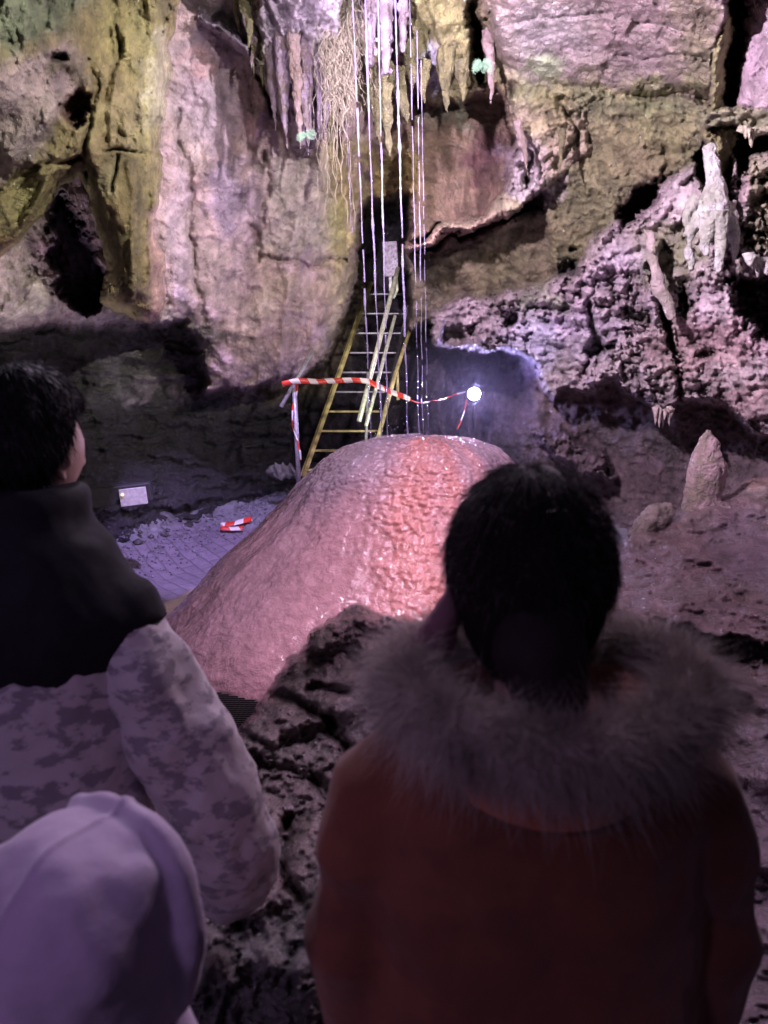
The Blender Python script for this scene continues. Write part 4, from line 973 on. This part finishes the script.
def cloth(name, c1, c2=None, rough=.6, scale=9, sheen=.3, thr=(.52, .56), wave=0.):
    m, nt, b = newmat(name); L = nt.links
    tc = N(nt, 'ShaderNodeTexCoord'); n1 = N(nt, 'ShaderNodeTexNoise'); n1.inputs['Scale'].default_value = scale; n1.inputs['Detail'].default_value = 5; n1.inputs['Roughness'].default_value = .62
    mp = N(nt, 'ShaderNodeMapping'); mp.inputs['Scale'].default_value = (1, 1, 1.7); mp.inputs['Rotation'].default_value = (0, .5, .3); L.new(tc.outputs['Object'], mp.inputs['Vector']); L.new(mp.outputs['Vector'], n1.inputs['Vector'])
    rp = N(nt, 'ShaderNodeMapRange'); rp.inputs['From Min'].default_value = thr[0]; rp.inputs['From Max'].default_value = thr[1]; L.new(n1.outputs['Fac'], rp.inputs['Value'])
    mx = N(nt, 'ShaderNodeMix', data_type='RGBA'); mx.inputs[6].default_value = (*c1, 1); mx.inputs[7].default_value = (*(c2 or c1), 1); L.new(rp.outputs['Result'], mx.inputs['Factor']); L.new(mx.outputs[2], b.inputs['Base Color'])
    n2 = N(nt, 'ShaderNodeTexNoise'); n2.inputs['Scale'].default_value = 9; n2.inputs['Detail'].default_value = 8; L.new(tc.outputs['Object'], n2.inputs['Vector'])
    bp = N(nt, 'ShaderNodeBump'); bp.inputs['Strength'].default_value = .5; bp.inputs['Distance'].default_value = .02; L.new(n2.outputs['Fac'], bp.inputs['Height']); L.new(bp.outputs['Normal'], b.inputs['Normal'])
    b.inputs['Roughness'].default_value = rough; b.inputs['Sheen Weight'].default_value = sheen
    return m
M_COAT = cloth('rust_coat', (.175, .052, .026), (.12, .036, .021), rough=.85, scale=5, sheen=.2, thr=(.4, .6))
M_CAMO = cloth('camouflage_cloth', (.50, .45, .48), (.24, .21, .25), scale=20, thr=(.50, .57))
M_HOOD = cloth('lilac_fleece', (.44, .34, .50), (.52, .43, .58), .8, 4, .5, (.4, .6))

def head_verts(yaw=0., s=1.0, nod=0.):
    """a head, face towards +Y before turning; unit about .235 m high"""
    import bmesh
    bm = bmesh.new(); bmesh.ops.create_icosphere(bm, subdivisions=6, radius=1.0)
    v = np.array([p.co[:] for p in bm.verts]); f = [tuple(q.index for q in p.verts) for p in bm.faces]; bm.free()
    x, y, z = v.T.copy()
    low = sstep(.05, -.95, z); fr = sstep(-.1, .6, y); bk = 1 - sstep(-.7, .0, y)
    X = x * .077 * (1 - .36 * low); Y = y * .098; Z = z * .118
    Y = np.where(y < 0, Y * (1 - .45 * low), Y * (1 - .10 * low))
    X *= 1 - .10 * sstep(.1, .9, y) * sstep(.1, -.3, z)
    g = lambda cx, cz, sx, sz: np.exp(-((x - cx) / sx) ** 2 - ((z - cz) / sz) ** 2) * fr
    Y += .026 * g(0, -.20, .13, .14) + .012 * g(0, -.02, .09, .22)            # nose and bridge
    Y -= .012 * (g(.36, .02, .17, .12) + g(-.36, .02, .17, .12))               # eye sockets
    Y += .006 * (g(.36, .01, .10, .05) + g(-.36, .01, .10, .05))               # lids
    Y += .005 * g(0, .17, .6, .09); Y += .007 * g(0, -.47, .2, .045) + .007 * g(0, -.56, .17, .045) - .004 * g(0, -.515, .2, .02)
    Y += .008 * g(0, -.85, .22, .14); X += np.sign(x) * .003 * (g(.55, -.2, .2, .2) + g(-.55, -.2, .2, .2))
    P_ = np.stack([X, Y, Z], -1) * s
    return P_, f

def rotz(P_, a, nod=0.):
    c, q = math.cos(nod), math.sin(nod); P_ = np.stack([P_[:, 0], P_[:, 1] * c - P_[:, 2] * q, P_[:, 1] * q + P_[:, 2] * c], -1)
    c, q = math.cos(a), math.sin(a); return np.stack([P_[:, 0] * c - P_[:, 1] * q, P_[:, 0] * q + P_[:, 1] * c, P_[:, 2]], -1)

def ring(mb, levels, n=40, p=2.3):
    """levels: (cx, cy, z, rx, ry[, yaw]) -> closed loft"""
    vs = []; fs = []
    for lv in levels:
        cx, cy, z, rx, ry = lv[:5]; yw = lv[5] if len(lv) > 5 else 0
        for k_ in range(n):
            a = 2 * math.pi * k_ / n; ca, sa = math.cos(a), math.sin(a)
            r = (abs(ca) ** p + abs(sa) ** p) ** (-1 / p); X, Y = rx * ca * r, ry * sa * r
            vs.append((cx + X * math.cos(yw) - Y * math.sin(yw), cy + X * math.sin(yw) + Y * math.cos(yw), z))
    m_ = len(levels)
    for i in range(m_ - 1):
        for k_ in range(n): fs.append((i * n + k_, i * n + (k_ + 1) % n, (i + 1) * n + (k_ + 1) % n, (i + 1) * n + k_))
    fs.append(tuple(range(n))[::-1]); fs.append(tuple((m_ - 1) * n + k_ for k_ in range(n)))
    mb.add(vs, fs)

def body(cx, cy, head_c, yaw, hs, sh_z, hip_z, arms, hands, tall=1.0):
    sh_z -= .03
    """skin body: head, neck, trunk, arms with hands and legs as ONE surface"""
    mb = MB(); hp, hf = head_verts(s=hs)
    hp = rotz(hp, yaw) + np.array(head_c); mb.add(hp, hf)
    Rz = Matrix.Rotation(yaw, 3, 'Z')
    for sg in (-1, 1):                                            # ears
        e = Vector(head_c) + Rz @ Vector((sg * .078 * hs, -.006, -.012))
        pts = []
        for q in range(10):
            a = -2.3 + q * .52
            pts.append(e + Rz @ Vector((sg * (.006 + .004 * math.sin(a)), -.016 * math.cos(a + .3) * 1.0 - .004, .030 * math.sin(a + .9)) ) * hs)
        mb.tube(pts, [.0065 * hs] * 10, 8)
        mb.tube([e + Rz @ Vector((-sg * .006, 0, 0)), e + Rz @ Vector((sg * .006, -.006, 0))], [.018 * hs, .016 * hs], 10)
    h = Vector(head_c)
    mb.tube([h + Vector((0, -.01, -.05)), h + Vector((0, -.02, -.12)), Vector((cx, cy, sh_z + .03)), Vector((cx, cy, sh_z - .05))], [.05 * hs, .052 * hs, .06 * hs, .09], 18)
    ring(mb, [(cx, cy, hip_z - .06, .10, .08), (cx, cy, hip_z, .155, .105), (cx, cy, hip_z + .2, .13, .095), (cx, cy, sh_z - .2, .16, .105), (cx, cy, sh_z - .06, .165, .09), (cx, cy, sh_z + .02, .07, .055)])
    for (sh, el, wr) in arms:
        sh, el, wr = Vector(sh), Vector(el), Vector(wr)
        mb.tube([sh, sh.lerp(el, .3), el, el.lerp(wr, .35), wr], [.052, .046, .037, .038, .026], 14)
        d = (wr - el).normalized(); sd = d.cross(Vector((0, 0, 1))).normalized(); up = sd.cross(d)
        mb.tube([wr, wr + d * .04, wr + d * .085], [.024, .036, .034], 12, flat=.5, flatdir=tuple(sd))
        for q, (off, ln) in enumerate([(-.027, .062), (-.009, .074), (.009, .070), (.026, .056)]):
            b0 = wr + d * .078 + sd * off
            mb.tube([b0, b0 + d * ln * .45 - up * .006, b0 + d * ln * .8 - up * .022, b0 + d * ln * .85 - up * .036], [.0098, .0092, .0085, .0065], 8)
        mb.tube([wr + d * .025 + sd * .028, wr + d * .055 + sd * .05 - up * .008, wr + d * .085 + sd * .052 - up * .02], [.013, .011, .008], 8)
    for sg in (-1, 1):
        mb.tube([(cx + sg * .085, cy, hip_z), (cx + sg * .095, cy + .01, hip_z * .55), (cx + sg * .1, cy - .01, hip_z * .33), (cx + sg * .1, cy, .09)], [.085, .062, .058, .04], 16)
        mb.tube([(cx + sg * .1, cy - .05, .05), (cx + sg * .1, cy + .03, .05), (cx + sg * .105, cy + .15, .035)], [.038, .042, .028], 12)
    return displaced('person', mb, M_SKIN, None, 0, voxel=.0052, smooth_it=2)

def strands(roots, dirs, ln, rad, grav, curl, seed, n=5, sides=3):
    rs = np.random.RandomState(seed); roots = np.asarray(roots); m_ = len(roots)
    d = np.asarray(dirs) + rs.normal(0, curl, (m_, 3)); d /= np.linalg.norm(d, axis=1)[:, None]
    L_ = ln * rs.uniform(.55, 1.2, m_)
    c = rs.normal(0, 1, (m_, 3)) * curl * .8
    ring_ = []
    for i in range(n):
        t = i / (n - 1)
        ring_.append(roots + d * (L_ * t)[:, None] + (c + np.array([0, 0, -grav])) * (L_ * t * t)[:, None])
    a = np.cross(d, rs.normal(0, 1, (m_, 3))); a /= np.linalg.norm(a, axis=1)[:, None]; b_ = np.cross(d, a)
    vs = []
    for i in range(n):
        r = rad * (1 - .85 * i / (n - 1))
        for k_ in range(sides):
            an = 2 * math.pi * k_ / sides; vs.append(ring_[i] + (a * math.cos(an) + b_ * math.sin(an)) * r)
    V_ = np.stack(vs, 1)                                          # m, n*sides, 3
    base = np.arange(m_)[:, None] * (n * sides); q = []
    for i in range(n - 1):
        for k_ in range(sides): q.append([i * sides + k_, i * sides + (k_ + 1) % sides, (i + 1) * sides + (k_ + 1) % sides, (i + 1) * sides + k_])
    q = np.array(q)
    return V_.reshape(-1, 3), (base[:, :, None] + q[None]).reshape(-1, 4)

def surf_points(o, n, seed, filt=None):
    me = o.data; v = np.array([p.co[:] for p in me.vertices]); nr = np.array([p.normal[:] for p in me.vertices])
    if filt is not None:
        k_ = filt(v); v, nr = v[k_], nr[k_]
    i = np.random.RandomState(seed).randint(0, len(v), n); return v[i] + np.random.RandomState(seed + 1).normal(0, .0015, (n, 3)), nr[i]

# --- man at the left, face turned right
mcx, mcy = -.70, 1.36; mh = (-.655, 1.40, 1.520)
YAW = -math.radians(24)
man = body(mcx, mcy, mh, YAW, 1.06, 1.30, .86,
           [((-.52, 1.36, 1.21), (-.35, 1.37, .90), (-.42, 1.52, .72)), ((-.88, 1.36, 1.21), (-1.02, 1.35, .92), (-.92, 1.50, .80))], None)
tag(man, 'person at left seen from behind in a black and camouflage jacket, cheek turned right', 'person')
hp, hf = head_verts(s=1.06)
hl = hp.copy(); 
def hairshell(hp, hf, s, front, low, grow, top, name, mat, yaw, centre, parent, seed, nape=-.6):
    x, y, z = (hp / s / np.array([.077, .098, .118])).T
    # hairline: high at the forehead, above the ears at the sides, down to the nape
    line = np.where(y > .25, front, np.interp(y, [-1, -.35, .05, .25], [nape, nape * .75, low, front]))
    k_ = sstep(line - .06, line + .10, z)
    nn = hp / np.linalg.norm(hp, axis=1)[:, None]
    nz = fbm(hp[:, 0] * 26, hp[:, 1] * 26, hp[:, 2] * 9, 3, seed)
    P_ = hp + nn * (k_ * (grow + top * sstep(.2, 1, z)) - .006 * (1 - k_) + .006 * nz * k_)[:, None]
    keep = k_ > .02; f = [q for q in hf if all(keep[i] for i in q)]
    used = sorted({i for q in f for i in q}); mp = {u: i for i, u in enumerate(used)}
    P_ = rotz(P_[used], yaw) + np.array(centre)
    return mesh_np(name, P_, [tuple(mp[i] for i in q) for q in f], mat, parent)
hair = hairshell(hp, hf, 1.06, .52, .12, .020, .022, 'hair', M_HAIRB, YAW, mh, man, 4)
# combed locks give the cap its ragged edge and the fringe
pts_, nr_ = surf_points(hair, 5200, 5)
fw = np.array([math.sin(-YAW), math.cos(YAW), 0])
dn = fw * .25 + np.array([0, 0, -1.0]); d_ = dn - nr_ * (nr_ @ dn)[:, None] * .93; d_ /= (np.linalg.norm(d_, axis=1)[:, None] + .15)
sv, sf = strands(pts_, d_ + nr_ * .01, .024, .0010, .05, .12, 6)
o = mesh_np('hair_locks', sv, sf, M_HAIRB, hair)

# jacket: black puffed yoke and collar, camouflage body and sleeves
mb = MB(); jl = [(mcx, mcy, .66, .25, .17), (mcx, mcy, .80, .255, .175), (mcx, mcy, .95, .24, .165), (mcx, mcy, 1.10, .235, .155), (mcx, mcy, 1.17, .23, .15)]
ring(mb, jl); jk = displaced('jacket', mb, M_CAMO, None, .012, 9, 3, voxel=.011, smooth_it=3, parent=man)
mb = MB()
ring(mb, [(mcx, mcy, 1.115, .225, .155), (mcx + .005, mcy, 1.18, .248, .168), (mcx + .01, mcy, 1.24, .252, .165), (mcx + .01, mcy, 1.305, .215, .15), (mcx + .02, mcy, 1.365, .175, .13), (mcx + .03, mcy + .01, 1.40, .125, .115), (mcx + .035, mcy + .02, 1.445, .118, .118), (mcx + .04, mcy + .025, 1.465, .105, .108)], p=2.2)
for sg, ex in ((1, 0), (-1, 0)):
    mb.tube([(mcx + sg * .17, mcy, 1.26), (mcx + sg * .215, mcy, 1.235), (mcx + sg * .232, mcy, 1.195)], [.07, .074, .070], 16)
yk = displaced('yoke', mb, M_BLACK, None, .012, 8, 6, voxel=.011, smooth_it=4, parent=jk)
def sleeve(pts, rad, name, mat, parent, seed, amp=.016, piece=None):
    mb = MB(); n = 26; P_ = [Vector(p) for p in pts]; cum = [0]
    for i in range(len(P_) - 1): cum.append(cum[-1] + (P_[i + 1] - P_[i]).length)
    pp = []; rr = []
    for i in range(n):
        t = cum[-1] * i / (n - 1)
        xx = [np.interp(t, cum, [p[k_] for p in P_]) for k_ in range(3)]
        pp.append(xx); rr.append(float(np.interp(t, cum, rad)) * (1 + .05 * math.sin(i * 1.5 + seed)))
    k2 = np.ones(5) / 5; A = np.array(pp); A2 = A.copy()
    for c_ in range(3): A2[2:-2, c_] = np.convolve(A[:, c_], k2, 'valid')
    mb.tube([Vector(a) for a in A2], rr, 20)
    return displaced(name, mb, mat, None, amp, 9, seed, voxel=.010, smooth_it=3, parent=parent)
sleeve([(-.50, 1.36, 1.235), (-.455, 1.35, 1.14), (-.36, 1.35, .94), (-.29, 1.36, .77), (-.31, 1.40, .65), (-.40, 1.52, .62)], [.07, .084, .096, .096, .088, .06], 'sleeve', M_CAMO, jk, 8, .024)
sleeve([(-.94, 1.36, 1.20), (-1.0, 1.35, 1.08), (-1.04, 1.35, .92), (-.98, 1.45, .8), (-.88, 1.55, .78)], [.07, .085, .09, .082, .06], 'sleeve', M_CAMO, jk, 9)
def legs(cx, cy, hip, par, mat):
    mb = MB()
    ring(mb, [(cx, cy, hip - .12, .15, .12), (cx, cy, hip, .18, .13), (cx, cy, hip + .1, .17, .12)])
    for sg in (-1, 1): mb.tube([(cx + sg * .09, cy, hip), (cx + sg * .1, cy + .01, hip * .55), (cx + sg * .105, cy, .09)], [.10, .082, .066], 16)
    t_ = displaced('trousers', mb, mat, None, .008, 10, 2, voxel=.012, smooth_it=2, parent=par)
    for sg in (-1, 1):
        mb = MB(); mb.tube([(cx + sg * .105, cy - .09, .055), (cx + sg * .105, cy + .03, .055), (cx + sg * .11, cy + .17, .045), (cx + sg * .11, cy + .2, .04)], [.045, .052, .045, .02], 14, flat=.9)
        displaced('shoe', mb, M_SHOE, None, 0, voxel=.01, smooth_it=1, parent=par)
legs(mcx, mcy, .82, man, M_TROUS)

# --- woman at the right
wcx, wcy = .205, .965; wh = (.197, 1.0, 1.398)
wom = body(wcx, wcy, wh, math.radians(4), .95, 1.21, .80, [((.35, .965, 1.12), (.44, .96, .90), (.41, 1.08, .785)), ((.06, .965, 1.12), (-.04, .96, .90), (.0, 1.08, .785))], None)
tag(wom, 'person in front seen from behind with dark hair and fur trimmed rust orange coat', 'person')
hp, hf = head_verts(s=.97)
x, y, z = (hp / .97 / np.array([.077, .098, .118])).T
# long hair: full cap, hanging down at the back and gathered into the hood
nn = hp / np.linalg.norm(hp, axis=1)[:, None]
open_ = sstep(.35, .6, y) * sstep(.55, .35, z) * sstep(.75, .5, np.abs(x))
part_ = np.exp(-((x - .02) / .10) ** 2) * sstep(.3, .9, z)
nz = fbm(hp[:, 0] * 34, hp[:, 1] * 34, hp[:, 2] * 7, 3, 9)
P_ = hp * np.array([1.16, 1.02, 1.0]); low = sstep(.1, -1.0, z)
P_ = P_ + nn * (.024 * (1 - open_) - .01 * open_ + .0015 * nz - .006 * part_)[:, None]
P_[:, 0] += np.sign(x) * .004 * low * (np.abs(x) ** .4) * (1 - open_); P_[:, 1] -= .022 * low * (1 - open_); P_[:, 2] -= .045 * low * (1 - open_)
keep = open_ < .6; f = [q for q in hf if all(keep[i] for i in q)]
hairw = mesh_np('hair', rotz(P_, math.radians(4)) + np.array(wh), f, M_HAIRD, wom)
mb = MB(); mb.tube([(wh[0] - .004, 1.0 - .07, 1.36), (wh[0], .915, 1.30), (wh[0] + .01, .90, 1.25), (wh[0] + .01, .905, 1.20)], [.058, .062, .050, .03], 20, flat=1.0)
tl = displaced('hair_tail', mb, M_HAIRD, None, .006, 14, 3, voxel=.008, smooth_it=2, parent=hairw)
pts_, nr_ = surf_points(hairw, 7000, 15, lambda v: (v[:, 1] < wh[1] + .06))
tn = np.array([0, 0, -1.0]); d_ = tn - nr_ * (nr_ @ tn)[:, None]; d_ /= (np.linalg.norm(d_, axis=1)[:, None] + .25)
sv, sf = strands(pts_, d_ + nr_ * .01, .055, .0006, .0, .025, 16); mesh_np('hair_strands', sv, sf, M_HAIRD, hairw)
pts_, nr_ = surf_points(hairw, 2600, 17, lambda v: (v[:, 2] > wh[2] - .04))
sv, sf = strands(pts_, nr_ * .7 + np.array([0, 0, -.1]), .016, .00025, .3, .6, 18); mesh_np('flyaway_hair', sv, sf, simple('rim_lit_hair', (.28, .22, .26), .4), hairw)  # flyaway hairs coloured pale so they read as a rim light halo

# coat
mb = MB()
ring(mb, [(wcx, wcy, .42, .25, .19), (wcx, wcy, .6, .245, .18), (wcx, wcy, .85, .225, .165), (wcx, wcy, 1.0, .225, .155), (wcx, wcy, 1.10, .225, .150), (wcx, wcy, 1.17, .195, .135), (wcx, wcy, 1.215, .11, .10), (wcx, wcy, 1.235, .08, .075)])
for sg in (-1, 1):
    mb.tube([(wcx + sg * .14, wcy, 1.145), (wcx + sg * .205, wcy, 1.09), (wcx + sg * .232, wcy, 1.0), (wcx + sg * .248, wcy, .88), (wcx + sg * .235, wcy + .02, .76), (wcx + sg * .20, wcy + .10, .62)], [.065, .078, .080, .078, .072, .055], 20)
coat = displaced('coat', mb, M_COAT, None, .016, 6, 13, voxel=.010, smooth_it=12, parent=wom)
# hood lying on the back, lined, open at the top, edged with fur
def loop(rx, ry, zf, zb, n=64, cx=wcx, cy=.93):
    out = []
    for i in range(n):
        a = 2 * math.pi * i / n; zz_ = zb + (zf - zb) * (.5 + .5 * math.sin(a)) + .018 * math.cos(a) ** 2
        out.append(Vector((cx + rx * math.cos(a), cy + ry * math.sin(a), zz_)))
    return out
mb = MB(); outer = loop(.165, .135, 1.25, 1.245); inner = loop(.115, .095, 1.25, 1.235); deep = loop(.09, .075, 1.20, 1.17); under = loop(.15, .13, 1.19, 1.13)
vs = outer + inner + deep + under; n_ = 64; fs = []
for a_, b_ in ((3, 0), (0, 1), (1, 2)):
    for k_ in range(n_): fs.append((a_ * n_ + k_, a_ * n_ + (k_ + 1) % n_, b_ * n_ + (k_ + 1) % n_, b_ * n_ + k_))
mb.add(vs, fs); hd = mb.build('hood', M_LINING, coat)
roots_, dirs_ = [], []; rs = np.random.RandomState(4)
core = loop(.180, .150, 1.272, 1.240, 200)
mb = MB(); mb.tube(core + [core[0]], [.026] * 201, 12, cap=False); furbase = mb.build('fur_trim', M_FUR, hd)
for q in range(34000):
    i = rs.randint(200); c_ = core[i]; t_ = (core[(i + 1) % 200] - core[i - 1]).normalized(); a = rs.uniform(0, 2 * math.pi)
    rad_ = Vector((c_.x - wcx, c_.y - .93, 0)).normalized(); e = rad_ * math.cos(a) + Vector((0, 0, 1)) * math.sin(a)
    p = c_ + e * .022 + t_ * rs.uniform(-.004, .004); roots_.append(p[:]); 
    clump = vnoise(np.array([i * .09]), np.array([a * 1.2]), np.array([0.]), 5)[0]
    dirs_.append((e + t_ * (.9 * clump + .25) + rad_ * .3)[:])
sv, sf = strands(roots_, dirs_, .043, .0005, .40, .50, 3, n=7); mesh_np('fur_strands', sv, sf, M_FUR, furbase)
# scarf end and a lock of hair at her left cheek
mb = MB(); mb.tube([(.115, 1.02, 1.39), (.095, 1.0, 1.345), (.068, .98, 1.30), (.045, .96, 1.262)], [.012, .022, .034, .036], 16, flat=.6)
displaced('scarf', mb, M_SCARF, None, .010, 16, 5, voxel=.008, smooth_it=2, parent=wom)
legs(wcx, wcy, .78, wom, M_TROUS)

# --- child with a lilac hood at the lower left
ccx, ccy = -.335, .80; ch = (-.340, .80, 1.018)
kid = body(ccx, ccy, ch, -math.radians(30), .86, .84, .54, [((-.24, .8, .78), (-.20, .8, .62), (-.25, .93, .58)), ((-.43, .8, .78), (-.47, .8, .62), (-.42, .93, .58))], None)
tag(kid, 'child in the lower left corner seen from behind with a soft lilac hood up', 'person')
mb = MB()
ring(mb, [(ccx, ccy, .48, .17, .13), (ccx, ccy, .62, .165, .125), (ccx, ccy, .72, .15, .12), (ccx, ccy, .80, .125, .11), (ccx, ccy, .87, .10, .095), (ccx, ccy, .91, .085, .085)])
for sg in (-1, 1): mb.tube([(ccx + sg * .09, ccy, .79), (ccx + sg * .15, ccy, .70), (ccx + sg * .17, ccy + .03, .64), (ccx + sg * .12, ccy + .12, .62)], [.05, .055, .052, .045], 14)
cj = displaced('jacket', mb, M_HOOD, None, .01, 9, 31, voxel=.010, smooth_it=3, parent=kid)
hp, hf = head_verts(s=.86)
nn = hp / np.linalg.norm(hp, axis=1)[:, None]; x, y, z = (hp / .86 / np.array([.077, .098, .118])).T
face = sstep(.45, .62, y) * sstep(.85, .6, z); k_ = face < .5
low = sstep(0, -1, z)
fold = 1.3 * fbm(hp[:, 0] * 16 + 3, hp[:, 1] * 16, hp[:, 2] * 13, 3, 33, .45)
dg_ = np.exp(-((x * .6 + z * .8 + .15 + .25 * fbm(hp[:, 0] * 12, hp[:, 1] * 12, hp[:, 2] * 12, 2, 35)) / .13) ** 2) * sstep(.4, -.2, y)
P_ = hp * np.array([1.38, 1.2, 1.04]) * np.stack([np.ones_like(z)] * 2 + [1 - .10 * sstep(.55, 1.0, z)], -1) + nn * (.030 + .014 * fold + .020 * dg_ + .004 * np.exp(-((x - .1) / .03) ** 2))[:, None]
P_[:, 2] -= .045 * low; P_[:, 0] *= 1 + .22 * low; P_[:, 1] *= 1 + .15 * low
rim = np.exp(-((y - .34) / .11) ** 4); P_ += nn * (.018 * rim)[:, None] * (1 - .8 * sstep(-.2, -.9, z))[:, None]
f = [q for q in hf if all(k_[i] for i in q)]
hdk = mesh_np('hood', rotz(P_, -math.radians(34)) + np.array(ch), f, M_HOOD, cj)
legs(ccx, ccy, .52, kid, M_TROUS)
